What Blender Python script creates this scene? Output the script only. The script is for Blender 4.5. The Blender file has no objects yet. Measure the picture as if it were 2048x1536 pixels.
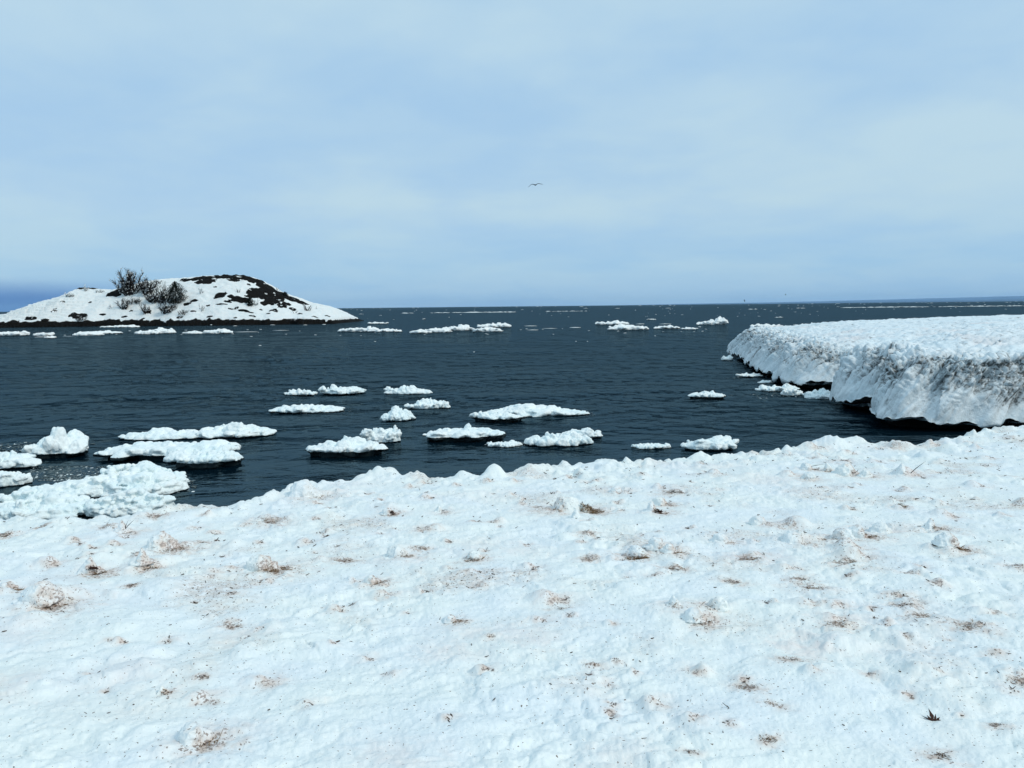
import bpy, bmesh, math, random
import numpy as np
from mathutils import Matrix, Vector, Euler

scene = bpy.context.scene
COL = scene.collection
R = math.radians

# ------------------------------------------------------------------ camera
EYE = 4.0                     # metres above the lake
FPX = 1490.0                  # focal length in pixels of the 2048 px wide photograph
cam_d = bpy.data.cameras.new('camera')
cam_d.sensor_width = 36.0
cam_d.lens = 36.0 * FPX / 2048.0
cam_d.clip_start = 0.05
cam_d.clip_end = 60000.0
cam = bpy.data.objects.new('camera', cam_d)
COL.objects.link(cam)
CAM_R = Matrix.Rotation(R(90 - 5.96), 3, 'X') @ Matrix.Rotation(R(-0.59), 3, 'Z')
cam.matrix_world = Matrix.Translation((0, 0, EYE)) @ CAM_R.to_4x4()
scene.camera = cam

# ------------------------------------------------------------------ exposure
scene.view_settings.view_transform = 'Standard'
scene.view_settings.look = 'None'
scene.view_settings.exposure = 0.05
scene.view_settings.gamma = 1.0
scene.view_settings.use_curve_mapping = False
try:
    scene.cycles.use_denoising = True
    scene.cycles.max_bounces = 8
    scene.cycles.diffuse_bounces = 4
    scene.cycles.volume_bounces = 0
    scene.cycles.volume_max_steps = 16
    scene.cycles.sample_clamp_indirect = 4.0
except Exception:
    pass

# ------------------------------------------------------------------ sky and sun
SUN_EL, SUN_AZ = 42.0, 117.0      # degrees; azimuth measured from +Y towards +X
world = bpy.data.worlds.new('World')
scene.world = world
world.use_nodes = True
nt = world.node_tree
nt.nodes.clear()


def N(tree, typ, **kw):
    n = tree.nodes.new(typ)
    for k, v in kw.items():
        if k in ('operation', 'blend_type', 'data_type', 'sky_type', 'sun_disc', 'sun_elevation', 'sun_rotation',
                 'noise_dimensions', 'attribute_name', 'interpolation_type', 'clamp', 'use_clamp', 'feature',
                 'air_density', 'dust_density', 'ozone_density', 'altitude', 'noise_type', 'normalize'):
            setattr(n, k, v)
        else:
            n.inputs[k.replace('_', ' ')].default_value = v
    return n


def L(tree, a, b):
    tree.links.new(a, b)


def mathn(tree, op, a, b=None, c=None, clamp=False):
    n = tree.nodes.new('ShaderNodeMath')
    n.operation = op
    n.use_clamp = clamp
    for i, v in enumerate((a, b, c)):
        if v is None:
            continue
        if isinstance(v, (int, float)):
            n.inputs[i].default_value = v
        else:
            tree.links.new(v, n.inputs[i])
    return n.outputs[0]


def mixc(tree, fac, a, b):
    n = tree.nodes.new('ShaderNodeMix')
    n.data_type = 'RGBA'
    n.clamp_factor = True
    for sock, v in ((n.inputs[0], fac), (n.inputs[6], a), (n.inputs[7], b)):
        if isinstance(v, (int, float)):
            sock.default_value = v
        elif isinstance(v, tuple):
            sock.default_value = (v[0], v[1], v[2], 1)
        else:
            tree.links.new(v, sock)
    return n.outputs[2]


def ramp(tree, fac, stops, interp='LINEAR'):
    n = tree.nodes.new('ShaderNodeValToRGB')
    n.color_ramp.interpolation = interp
    el = n.color_ramp.elements
    while len(el) > 1:
        el.remove(el[-1])
    for i, (p, c) in enumerate(stops):
        e = el[0] if i == 0 else el.new(p)
        e.position = p
        e.color = (c, c, c, 1) if isinstance(c, (int, float)) else (c[0], c[1], c[2], 1)
    tree.links.new(fac, n.inputs[0])
    return n.outputs[0]


def sstep(tree, x, a, b):
    n = tree.nodes.new('ShaderNodeMapRange')
    n.interpolation_type = 'SMOOTHSTEP'
    tree.links.new(x, n.inputs[0])
    n.inputs[1].default_value = a
    n.inputs[2].default_value = b
    return n.outputs[0]


SKY_STRENGTH = 0.1
HAZE = 2.2e-5
tc = nt.nodes.new('ShaderNodeTexCoord')
sep = nt.nodes.new('ShaderNodeSeparateXYZ')
L(nt, tc.outputs['Generated'], sep.inputs[0])
zc = mathn(nt, 'MAXIMUM', sep.outputs[2], 0.0)
# overcast layer: direction projected on a cloud deck, so that the patches flatten towards the horizon
den = mathn(nt, 'ADD', zc, 0.16)
cx = mathn(nt, 'DIVIDE', sep.outputs[0], den)
cy = mathn(nt, 'DIVIDE', sep.outputs[1], den)
comb = nt.nodes.new('ShaderNodeCombineXYZ')
L(nt, cx, comb.inputs[0]); L(nt, cy, comb.inputs[1])
comb.inputs[2].default_value = 3.7
no1 = N(nt, 'ShaderNodeTexNoise', Scale=0.9, Detail=4.0, Roughness=0.5, Distortion=0.3)
L(nt, comb.outputs[0], no1.inputs['Vector'])
cl = sstep(nt, no1.outputs[0], 0.36, 0.62)
no2 = N(nt, 'ShaderNodeTexNoise', Scale=2.6, Detail=5.0, Roughness=0.55, Distortion=0.2)
L(nt, comb.outputs[0], no2.inputs['Vector'])
cl2 = sstep(nt, no2.outputs[0], 0.3, 0.7)
K = 1.0 / SKY_STRENGTH
def kc(c): return (c[0] * K, c[1] * K, c[2] * K)
# colour of the overcast against the sine of the elevation, thin (bluer) and thick (paler) parts
thin = ramp(nt, zc, [(0.0, (0.27, 0.49, 0.76)), (0.04, (0.32, 0.555, 0.79)), (0.12, (0.395, 0.60, 0.81)),
                     (0.30, (0.38, 0.595, 0.82)), (0.5, (0.40, 0.62, 0.82)), (1.0, (0.46, 0.66, 0.83))])
thick = ramp(nt, zc, [(0.0, (0.32, 0.54, 0.78)), (0.05, (0.41, 0.62, 0.79)), (0.13, (0.50, 0.685, 0.80)),
                      (0.30, (0.52, 0.71, 0.83)), (0.5, (0.52, 0.71, 0.83)), (1.0, (0.58, 0.75, 0.86))])
cf = mathn(nt, 'ADD', mathn(nt, 'MULTIPLY', cl, 0.72), mathn(nt, 'MULTIPLY', cl2, 0.36))
cloud = mixc(nt, cf, thin, thick)
# low dark blue bank of cloud lying on the horizon to the left
az = mathn(nt, 'DIVIDE', sep.outputs[0], mathn(nt, 'MAXIMUM', mathn(nt, 'ABSOLUTE', sep.outputs[1]), 0.05))
azm = sstep(nt, mathn(nt, 'MULTIPLY', az, -1.0), 0.42, 0.62)
no3 = N(nt, 'ShaderNodeTexNoise', Scale=7.0, Detail=4.0, Roughness=0.5)
mp = nt.nodes.new('ShaderNodeMapping'); mp.inputs['Scale'].default_value = (1, 1, 4)
L(nt, tc.outputs['Generated'], mp.inputs[0]); L(nt, mp.outputs[0], no3.inputs['Vector'])
zz = mathn(nt, 'ADD', sep.outputs[2], mathn(nt, 'MULTIPLY', mathn(nt, 'SUBTRACT', no3.outputs[0], 0.5), 0.02))
bank_m = mathn(nt, 'MULTIPLY', azm, mathn(nt, 'SUBTRACT', 1.0, sstep(nt, zz, 0.012, 0.040)))
cloud = mixc(nt, mathn(nt, 'MULTIPLY', bank_m, 0.92), cloud, (0.055, 0.20, 0.52))
sc_ = nt.nodes.new('ShaderNodeVectorMath'); sc_.operation = 'SCALE'
L(nt, cloud, sc_.inputs[0]); sc_.inputs[3].default_value = K
sky = N(nt, 'ShaderNodeTexSky', sky_type='NISHITA')
sky.sun_disc = False
sky.sun_elevation = R(SUN_EL)
sky.sun_rotation = R(SUN_AZ)
full = mixc(nt, 0.92, sky.outputs[0], sc_.outputs[0])
bg = nt.nodes.new('ShaderNodeBackground')
bg.inputs[1].default_value = SKY_STRENGTH
out = nt.nodes.new('ShaderNodeOutputWorld')
L(nt, full, bg.inputs[0]); L(nt, bg.outputs[0], out.inputs[0])

sun_d = bpy.data.lights.new('sun', 'SUN')
sun_d.energy = 1.5
sun_d.angle = R(11)
sun_d.color = (1.0, 0.90, 0.76)
sun = bpy.data.objects.new('sun', sun_d)
COL.objects.link(sun)
sdir = Vector((math.cos(R(SUN_EL)) * math.sin(R(SUN_AZ)), math.cos(R(SUN_EL)) * math.cos(R(SUN_AZ)), math.sin(R(SUN_EL))))
sun.rotation_euler = sdir.to_track_quat('Z', 'Y').to_euler()
sun.location = (0, 0, 60)

# ------------------------------------------------------------------ numeric helpers
def _hash(ix, iy, iz, seed):
    h = (ix.astype(np.int64) * 374761393 + iy.astype(np.int64) * 668265263 + iz.astype(np.int64) * 2147483647 + seed * 974634777) & 0xFFFFFFFF
    h = ((h ^ (h >> 13)) * 1274126177) & 0xFFFFFFFF
    h = h ^ (h >> 16)
    return h


_ang = np.arange(256) * (math.pi * (3 - math.sqrt(5)))
_zz = 1 - 2 * (np.arange(256) + 0.5) / 256
_rr = np.sqrt(1 - _zz * _zz)
GR = np.stack([_rr * np.cos(_ang), _rr * np.sin(_ang), _zz], 1).astype(np.float32)


def perlin(x, y, z=None, seed=0):
    """gradient noise, about -1..1"""
    x = np.asarray(x, dtype=np.float64); y = np.asarray(y, dtype=np.float64)
    if z is None:
        z = np.full(x.shape, 0.37)
    z = np.asarray(z, dtype=np.float64) + np.zeros(x.shape)
    x0 = np.floor(x); y0 = np.floor(y); z0 = np.floor(z)
    fx = (x - x0).astype(np.float32); fy = (y - y0).astype(np.float32); fz = (z - z0).astype(np.float32)
    u = fx * fx * fx * (fx * (fx * 6 - 15) + 10)
    v = fy * fy * fy * (fy * (fy * 6 - 15) + 10)
    w = fz * fz * fz * (fz * (fz * 6 - 15) + 10)
    r = 0
    for dz in (0, 1):
        wz = w if dz else 1 - w
        for dy in (0, 1):
            wy = v if dy else 1 - v
            for dx in (0, 1):
                wx = u if dx else 1 - u
                g = GR[_hash(x0 + dx, y0 + dy, z0 + dz, seed) & 255]
                r = r + wx * wy * wz * (g[..., 0] * (fx - dx) + g[..., 1] * (fy - dy) + g[..., 2] * (fz - dz))
    return r * 1.5


def fbm(x, y, z=None, octs=4, gain=0.5, seed=0):
    r = 0; a = 1.0; f = 1.0; t = 0
    for i in range(octs):
        r = r + a * perlin(np.asarray(x) * f, np.asarray(y) * f, None if z is None else np.asarray(z) * f, seed + 13 * i)
        t += a; a *= gain; f *= 2.03
    return r / t


def worley(x, y, seed=0):
    """distance to the nearest feature point, one per unit cell, and a random value of that cell"""
    x = np.asarray(x); y = np.asarray(y)
    x0 = np.floor(x); y0 = np.floor(y)
    best = np.full(x.shape, 9.0); val = np.zeros(x.shape)
    for dy in (-1, 0, 1):
        for dx in (-1, 0, 1):
            h = _hash(x0 + dx, y0 + dy, np.zeros(x.shape), seed)
            px = x0 + dx + (h & 255) / 255.0
            py = y0 + dy + ((h >> 8) & 255) / 255.0
            d = np.hypot(px - x, py - y)
            m = d < best
            best = np.where(m, d, best)
            val = np.where(m, ((h >> 16) & 255) / 255.0, val)
    return best, val


def smooth(a, b, x):
    t = np.clip((np.asarray(x, dtype=float) - a) / (b - a), 0, 1)
    return t * t * (3 - 2 * t)


def ray(px, py):
    d = CAM_R @ Vector(((px - 1024) / FPX, -(py - 768) / FPX, -1))
    return d.normalized()


def at_z(px, py, z=0.0):
    d = ray(px, py)
    t = (z - EYE) / d.z
    return Vector((d.x * t, d.y * t, z))


def at_y(px, py, y):
    d = ray(px, py)
    t = y / d.y
    return Vector((d.x * t, y, EYE + d.z * t))


def pix(p):
    q = CAM_R.transposed() @ (Vector(p) - Vector((0, 0, EYE)))
    return (1024 + FPX * q.x / -q.z, 768 - FPX * q.y / -q.z)


def march(px, py, zf, t0, t1, n=400):
    d = ray(px, py)
    t = np.exp(np.linspace(math.log(t0), math.log(t1), n))
    x = d.x * t; y = d.y * t; z = EYE + d.z * t
    h = z - zf(x, y)
    k = np.where(h < 0)[0]
    if len(k) == 0:
        i = int(np.argmin(h))
        return Vector((x[i], y[i], float(z[i] - h[i])))
    i = max(int(k[0]), 1)
    a = h[i - 1] / (h[i - 1] - h[i] + 1e-12)
    tt = t[i - 1] + (t[i] - t[i - 1]) * a
    return Vector((d.x * tt, d.y * tt, EYE + d.z * tt))


def tagp(o, label=None, cat=None, group=None, kind=None):
    if label: o['label'] = label
    if cat: o['category'] = cat
    if group: o['group'] = group
    if kind: o['kind'] = kind
    return o


def mesh_np(name, co, faces, mat=None, smooth_sh=True, attrs=None, matidx=None):
    """co (n,3); faces (m,k) int array or list of such arrays"""
    if not isinstance(faces, list):
        faces = [faces]
    me = bpy.data.meshes.new(name)
    co = np.asarray(co, dtype=np.float32)
    me.vertices.add(len(co))
    me.vertices.foreach_set('co', co.ravel())
    loops = np.concatenate([f.ravel() for f in faces]).astype(np.int32)
    tot = np.concatenate([np.full(len(f), f.shape[1], dtype=np.int32) for f in faces])
    start = np.concatenate([[0], np.cumsum(tot)[:-1]]).astype(np.int32)
    me.loops.add(len(loops)); me.loops.foreach_set('vertex_index', loops)
    me.polygons.add(len(tot)); me.polygons.foreach_set('loop_start', start); me.polygons.foreach_set('loop_total', tot)
    if smooth_sh:
        me.polygons.foreach_set('use_smooth', np.ones(len(tot), dtype=bool))
    if matidx is not None:
        me.polygons.foreach_set('material_index', np.asarray(matidx, dtype=np.int32))
    me.update(calc_edges=True)
    if attrs:
        for k, v in attrs.items():
            a = me.attributes.new(k, 'FLOAT', 'POINT')
            a.data.foreach_set('value', np.asarray(v, dtype=np.float32).ravel())
    if mat is not None:
        for m in (mat if isinstance(mat, (list, tuple)) else [mat]):
            me.materials.append(m)
    return me


def link(name, me, parent=None, loc=None):
    o = bpy.data.objects.new(name, me)
    COL.objects.link(o)
    if parent is not None:
        o.parent = parent
    if loc is not None:
        o.location = loc
    return o


def grid_faces(nu, nv, wrap_u=False, flip=False):
    i = np.arange(nu if wrap_u else nu - 1)[:, None]
    j = np.arange(nv - 1)[None, :]
    i2 = (i + 1) % nu
    a = i * nv + j; b = i2 * nv + j; c = i2 * nv + j + 1; d = i * nv + j + 1
    f = np.stack([a + 0 * d, b + 0 * d, c, d], -1).reshape(-1, 4)
    return f[:, ::-1].copy() if flip else f


# ------------------------------------------------------------------ materials
def new_mat(name):
    m = bpy.data.materials.new(name)
    m.use_nodes = True
    t = m.node_tree
    t.nodes.clear()
    p = t.nodes.new('ShaderNodeBsdfPrincipled')
    o = t.nodes.new('ShaderNodeOutputMaterial')
    L(t, p.outputs[0], o.inputs[0])
    return m, t, p


def objco(t):
    g = t.nodes.new('ShaderNodeNewGeometry')
    return g.outputs['Position']


def tex(t, vec, scale, detail=3.0, rough=0.5, stretch=None, dist=0.0):
    if stretch:
        mp = t.nodes.new('ShaderNodeMapping')
        mp.inputs['Scale'].default_value = stretch
        L(t, vec, mp.inputs[0]); vec = mp.outputs[0]
    n = N(t, 'ShaderNodeTexNoise', Scale=scale, Detail=detail, Roughness=rough, Distortion=dist)
    L(t, vec, n.inputs['Vector'])
    return n.outputs[0]


def bump(t, h, dist, strength=1.0, prev=None):
    b = t.nodes.new('ShaderNodeBump')
    b.inputs['Strength'].default_value = strength
    b.inputs['Distance'].default_value = dist
    L(t, h, b.inputs['Height'])
    if prev is not None:
        L(t, prev, b.inputs['Normal'])
    return b.outputs[0]


def attr(t, name):
    a = t.nodes.new('ShaderNodeAttribute')
    a.attribute_name = name
    return a.outputs['Fac']


def snow_mat(name, base, tint, grain=0.004, coarse=0.012, dirt=False, rough=0.55):
    m, t, p = new_mat(name)
    pos = objco(t)
    n1 = tex(t, pos, 1.3, 4, 0.6)
    c = mixc(t, sstep(t, n1, 0.35, 0.7), base, tint)
    nf = tex(t, pos, 45, 3, 0.65)
    ng = tex(t, pos, 11, 4, 0.6, dist=0.4)
    if dirt:
        d = attr(t, 'dirt')
        # fine specks of bark and sand gathered where the stain is strong
        sp = tex(t, pos, 60, 2, 0.5)
        sp2 = tex(t, pos, 17, 3, 0.6)
        thr = mathn(t, 'SUBTRACT', 0.69, mathn(t, 'MULTIPLY', d, 0.23))
        speck = sstep(t, mathn(t, 'SUBTRACT', sp, thr), 0.0, 0.03)
        c = mixc(t, mathn(t, 'MULTIPLY', mathn(t, 'MULTIPLY', d, sstep(t, sp2, 0.34, 0.60)), 0.92), c, (0.50, 0.36, 0.25))
        c = mixc(t, mathn(t, 'MULTIPLY', speck, 0.9), c, (0.10, 0.065, 0.04))
        pk = attr(t, 'rose')
        c = mixc(t, mathn(t, 'MULTIPLY', pk, 0.75), c, (0.80, 0.69, 0.66))
    L(t, c, p.inputs['Base Color'])
    p.inputs['Roughness'].default_value = rough
    p.inputs['Specular IOR Level'].default_value = 0.25
    b = bump(t, ng, coarse)
    b = bump(t, nf, grain, prev=b)
    L(t, b, p.inputs['Normal'])
    return m


M = {}
M['bank'] = snow_mat('shore_snow', (0.84, 0.90, 0.885), (0.80, 0.87, 0.90), grain=0.0045, coarse=0.013, dirt=True)
M['clump'] = snow_mat('clump_snow', (0.80, 0.86, 0.88), (0.74, 0.82, 0.85), grain=0.002, coarse=0.006)
M['floe'] = snow_mat('floe_snow', (0.86, 0.92, 0.92), (0.78, 0.90, 0.92), grain=0.006, coarse=0.02)
M['raft'] = snow_mat('blue_white_rubble', (0.85, 0.92, 0.92), (0.76, 0.885, 0.91), grain=0.006, coarse=0.02)
M['floe_far'] = snow_mat('far_floe_snow', (0.90, 0.92, 0.91), (0.86, 0.91, 0.91), grain=0.0, coarse=0.03)
M['island_snow'] = snow_mat('island_snow', (0.90, 0.92, 0.91), (0.83, 0.90, 0.90), grain=0.0, coarse=0.15)


def plain(name, col, rough=0.8, spec=0.2, var=0.3, scale=8.0, bd=0.0, bs=20):
    m, t, p = new_mat(name)
    pos = objco(t)
    n = tex(t, pos, scale, 4, 0.6)
    c2 = tuple(v * (1 - var) for v in col); c3 = tuple(min(v * (1 + var), 0.95) for v in col)
    L(t, mixc(t, n, c2, c3), p.inputs['Base Color'])
    p.inputs['Roughness'].default_value = rough
    p.inputs['Specular IOR Level'].default_value = spec
    if bd:
        L(t, bump(t, tex(t, pos, bs, 4, 0.6), bd), p.inputs['Normal'])
    return m


M['shade_ice'] = plain('shade_toned_underside_ice', (0.010, 0.018, 0.022), 0.5, 0.1, 0.4, 5)  # shade under the floe rim, painted into the ice as near-black
M['rock'] = plain('dark_basalt_rock', (0.010, 0.0095, 0.009), 0.9, 0.05, 0.5, 0.8, 0.25, 1.6)
M['shelf_under'] = plain('near_black_shelf_under', (0.008, 0.009, 0.010), 0.8, 0.05, 0.4, 2.0, 0.05, 6)  # near-black tone for the recessed underside of the shelf
M['bark'] = plain('dark_bark', (0.028, 0.024, 0.024), 0.9, 0.1, 0.4, 3)
M['slush'] = plain('grey_slush', (0.11, 0.15, 0.16), 0.5, 0.3, 0.6, 6)
M['needle'] = plain('dark_evergreen_needles', (0.018, 0.024, 0.020), 0.9, 0.05, 0.5, 2)
M['grass'] = plain('dead_grass', (0.24, 0.155, 0.085), 0.9, 0.1, 0.6, 40)
M['dark_grass'] = plain('dark_wet_litter', (0.065, 0.04, 0.025), 0.85, 0.15, 0.6, 40)
M['leaf'] = plain('dry_dark_leaf', (0.045, 0.022, 0.016), 0.75, 0.2, 0.5, 30)
M['gull'] = plain('gull_feathers', (0.02, 0.022, 0.026), 0.8, 0.2, 0.3, 6)
M['sand'] = plain('frozen_sand_lump', (0.20, 0.14, 0.09), 0.9, 0.1, 0.6, 60, 0.006, 90)
m, t, p = new_mat('sandy_frozen_litter')
pos = objco(t)
a1 = tex(t, pos, 55, 3, 0.7); a2 = tex(t, pos, 18, 3, 0.6)
c = mixc(t, sstep(t, a2, 0.38, 0.6), (0.66, 0.66, 0.62), (0.30, 0.22, 0.15))
c = mixc(t, sstep(t, a1, 0.52, 0.60), c, (0.035, 0.022, 0.015))
L(t, c, p.inputs['Base Color']); p.inputs['Roughness'].default_value = 0.9
L(t, bump(t, a1, 0.012), p.inputs['Normal'])
M['sand'] = m
M['land'] = plain('haze_blue_wooded_shore', (0.13, 0.24, 0.40), 0.9, 0.05, 0.3, 0.002)  # blue of the distant haze painted into the shore's own colour

# sooty shelf ice
m, t, p = new_mat('grimy_shelf_ice')
pos = objco(t)
soot = attr(t, 'soot')
n1 = tex(t, pos, 0.8, 4, 0.6)
c = mixc(t, sstep(t, n1, 0.35, 0.7), (0.80, 0.87, 0.90), (0.72, 0.83, 0.88))
n2 = tex(t, pos, 7.0, 5, 0.7, dist=0.6)
n3 = tex(t, pos, 30.0, 4, 0.7)
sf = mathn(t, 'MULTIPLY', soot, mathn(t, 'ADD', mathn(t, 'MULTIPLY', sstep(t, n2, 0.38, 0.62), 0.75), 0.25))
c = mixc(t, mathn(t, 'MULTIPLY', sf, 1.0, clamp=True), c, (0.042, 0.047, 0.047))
gr = sstep(t, mathn(t, 'SUBTRACT', n3, mathn(t, 'SUBTRACT', 0.70, mathn(t, 'MULTIPLY', soot, 0.2))), 0.0, 0.06)
c = mixc(t, mathn(t, 'MULTIPLY', gr, 0.22), c, (0.09, 0.09, 0.088))
pk = attr(t, 'rose')
c = mixc(t, mathn(t, 'MULTIPLY', pk, 0.5), c, (0.72, 0.56, 0.52))
L(t, c, p.inputs['Base Color'])
p.inputs['Roughness'].default_value = 0.5
p.inputs['Specular IOR Level'].default_value = 0.25
b = bump(t, tex(t, pos, 5, 5, 0.65, dist=0.5), 0.05)
b = bump(t, tex(t, pos, 28, 3, 0.6), 0.008, prev=b)
L(t, b, p.inputs['Normal'])
M['shelf'] = m

# lake water: dark body below, mirror layer whose strength follows the slope of each wavelet
m, t, p = new_mat('cold_lake_water')
pos = objco(t)
t.nodes.remove(p)
outn = [n for n in t.nodes if n.type == 'OUTPUT_MATERIAL'][0]
calm = attr(t, 'calm')
w0 = tex(t, pos, 0.09, 3, 0.6, stretch=(0.5, 1.4, 1))
w1 = tex(t, pos, 1.4, 4, 0.6, stretch=(0.7, 1.4, 1), dist=0.7)
w2 = tex(t, pos, 3.2, 3, 0.55, stretch=(0.5, 1.5, 1), dist=0.3)
w3 = tex(t, pos, 9.0, 2, 0.5, stretch=(0.6, 1.3, 1))
wb = tex(t, pos, 0.8, 3, 0.6, stretch=(0.75, 1.0, 1), dist=0.8)
wc = tex(t, pos, 0.22, 3, 0.6, stretch=(0.6, 1.0, 1), dist=0.6)
rip = mathn(t, 'MULTIPLY', mathn(t, 'SUBTRACT', 1.0, mathn(t, 'MULTIPLY', calm, 0.80)), mathn(t, 'ADD', 0.45, mathn(t, 'MULTIPLY', sstep(t, w0, 0.35, 0.65), 0.8)))
h = mathn(t, 'ADD', mathn(t, 'ADD', mathn(t, 'MULTIPLY', w1, 1.1), mathn(t, 'ADD', mathn(t, 'MULTIPLY', wb, 2.0), mathn(t, 'MULTIPLY', wc, 2.6))), mathn(t, 'ADD', mathn(t, 'MULTIPLY', w2, 0.34), mathn(t, 'MULTIPLY', w3, 0.06)))
b = bump(t, mathn(t, 'MULTIPLY', h, rip), 0.24)
fr = t.nodes.new('ShaderNodeFresnel'); fr.inputs['IOR'].default_value = 1.333
L(t, b, fr.inputs['Normal'])
fac = ramp(t, fr.outputs[0], [(0.0, 0.001), (0.14, 0.003), (0.34, 0.002), (0.6, 0.007), (0.82, 0.028), (1.0, 0.135)])
df = t.nodes.new('ShaderNodeBsdfDiffuse'); df.inputs[0].default_value = (0.0015, 0.007, 0.012, 1)
gl = t.nodes.new('ShaderNodeBsdfGlossy'); gl.inputs['Color'].default_value = (0.62, 0.88, 1.0, 1); gl.inputs['Roughness'].default_value = 0.07
L(t, b, gl.inputs['Normal'])
mx = t.nodes.new('ShaderNodeMixShader')
L(t, fac, mx.inputs[0]); L(t, df.outputs[0], mx.inputs[1]); L(t, gl.outputs[0], mx.inputs[2]); L(t, mx.outputs[0], outn.inputs[0])
M['water'] = m
# ================================================================== THE SETTING
# ------------------------------------------------------------------ snow bank under the viewer
def bank_base(x, y):
    x = np.asarray(x, float); y = np.asarray(y, float)
    yy = np.maximum(y, -6)
    z = 2.35 - 0.088 * yy + 0.0006 * np.maximum(yy, 0) ** 2
    z = z - 0.12 * smooth(-2, -9, x) * smooth(3, 9, y) + 0.22 * smooth(7, 13, x) * smooth(8, 15, y)
    z = z + 0.07 * fbm(x * 0.35, y * 0.35, octs=3, seed=21)
    return z


# the lip follows this line of the photograph, found on the sloping bank; it goes on outside the frame
EDGE_PX = [(0, 1030), (100, 1034), (180, 1032), (250, 1028), (335, 1020), (400, 1010), (430, 1003), (500, 1001), (560, 984), (600, 972), (650, 965), (760, 950), (860, 952), (1000, 950), (1040, 940), (1130, 930), (1300, 922),
           (1400, 914), (1500, 906), (1550, 900), (1600, 890), (1700, 886), (1780, 886), (1850, 890), (1900, 876), (1960, 862), (2048, 850)]
_ep = [march(a_, b_, bank_base, 3, 40, 3000) for a_, b_ in EDGE_PX]
_ex = np.array([-60, -30, -16, -10] + [e.x for e in _ep] + [14, 18, 24, 32, 60], float)
_ey = np.array([3, 6, 7.8, 8.6] + [e.y for e in _ep] + [18, 19.2, 20.2, 20.6, 20], float)


def edge_y(x):
    return np.interp(x, _ex, _ey) + 0.10 * perlin(np.asarray(x) * 0.9, np.zeros(np.shape(x)), seed=5) + 0.08 * perlin(np.asarray(x) * 2.7, np.zeros(np.shape(x)), seed=6)


# hand-placed knobs of frozen spray along the lip and swells further in: photo px, py, radius m, height m
KNOBS = [(660, 952, .16, .10), (780, 944, .42, .20), (850, 946, .16, .14), (938, 946, .14, .10), (995, 944, .12, .17),
         (1060, 932, .30, .16), (1125, 924, .16, .10), (1205, 922, .13, .10), (1240, 920, .08, .14), (1285, 915, .26, .12),
         (1392, 910, .18, .16), (1455, 900, .34, .16), (1500, 893, .16, .10), (1545, 892, .16, .12), (1620, 882, .45, .14),
         (1675, 880, .16, .09), (1800, 878, .36, .14), (1690, 884, .2, .08), (1900, 868, .18, .08), (1950, 862, .14, .08),
         (505, 996, .10, .12), (545, 990, .14, .12), (420, 1008, .12, .06), (620, 985, .25, .14), (690, 975, .2, .08),
         (120, 1190, .22, .10), (1440, 1150, .10, .04), (1700, 1040, .2, .06), (1255, 1180, .14, .05), (660, 1085, .3, .05), (470, 1090, .10, .06),
         (620, 1385, .12, .05), (60, 1240, .2, .06), (860, 1200, .2, .05), (1540, 935, .3, .08), (1850, 915, .3, .06), (1930, 900, .3, .07), (1350, 1225, .3, .07),
         (1590, 1075, .16, .07), (1500, 950, .25, .08), (1450, 960, .2, .06), (1260, 955, .3, .06), (720, 1010, .3, .05)]
_kn = []
for (kx, ky, kr, kh) in KNOBS:
    q = march(kx, ky, bank_base, 2.0, 40)
    yy = min(q.y, float(edge_y(np.array([q.x]))[0]) - 0.25 - 0.3 * kr)
    _kn.append((q.x, yy, kr * (0.75 if kr > .15 else 1), kh * (0.62 + 0.3 * math.sin(kx * 1.7))))


_nr = np.random.RandomState(12)
_nubs = []
while len(_nubs) < 230:
    y_ = _nr.uniform(3.2, 14.5); x_ = _nr.uniform(-.75, .75) * y_
    if y_ > float(edge_y(np.array([x_]))[0]) - 0.5:
        continue
    if _nr.uniform() > 0.25 + 1.8 * max(0, float(fbm(np.array([x_ * 1.1]), np.array([y_ * 1.1]), octs=3, seed=71)[0])):
        continue
    r_ = (0.02 + 0.004 * y_) * math.exp(_nr.normal() * .4)
    _nubs.append((x_, y_, r_, r_ * _nr.uniform(.3, .9), 1 if _nr.uniform() < .7 else -1))


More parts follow.
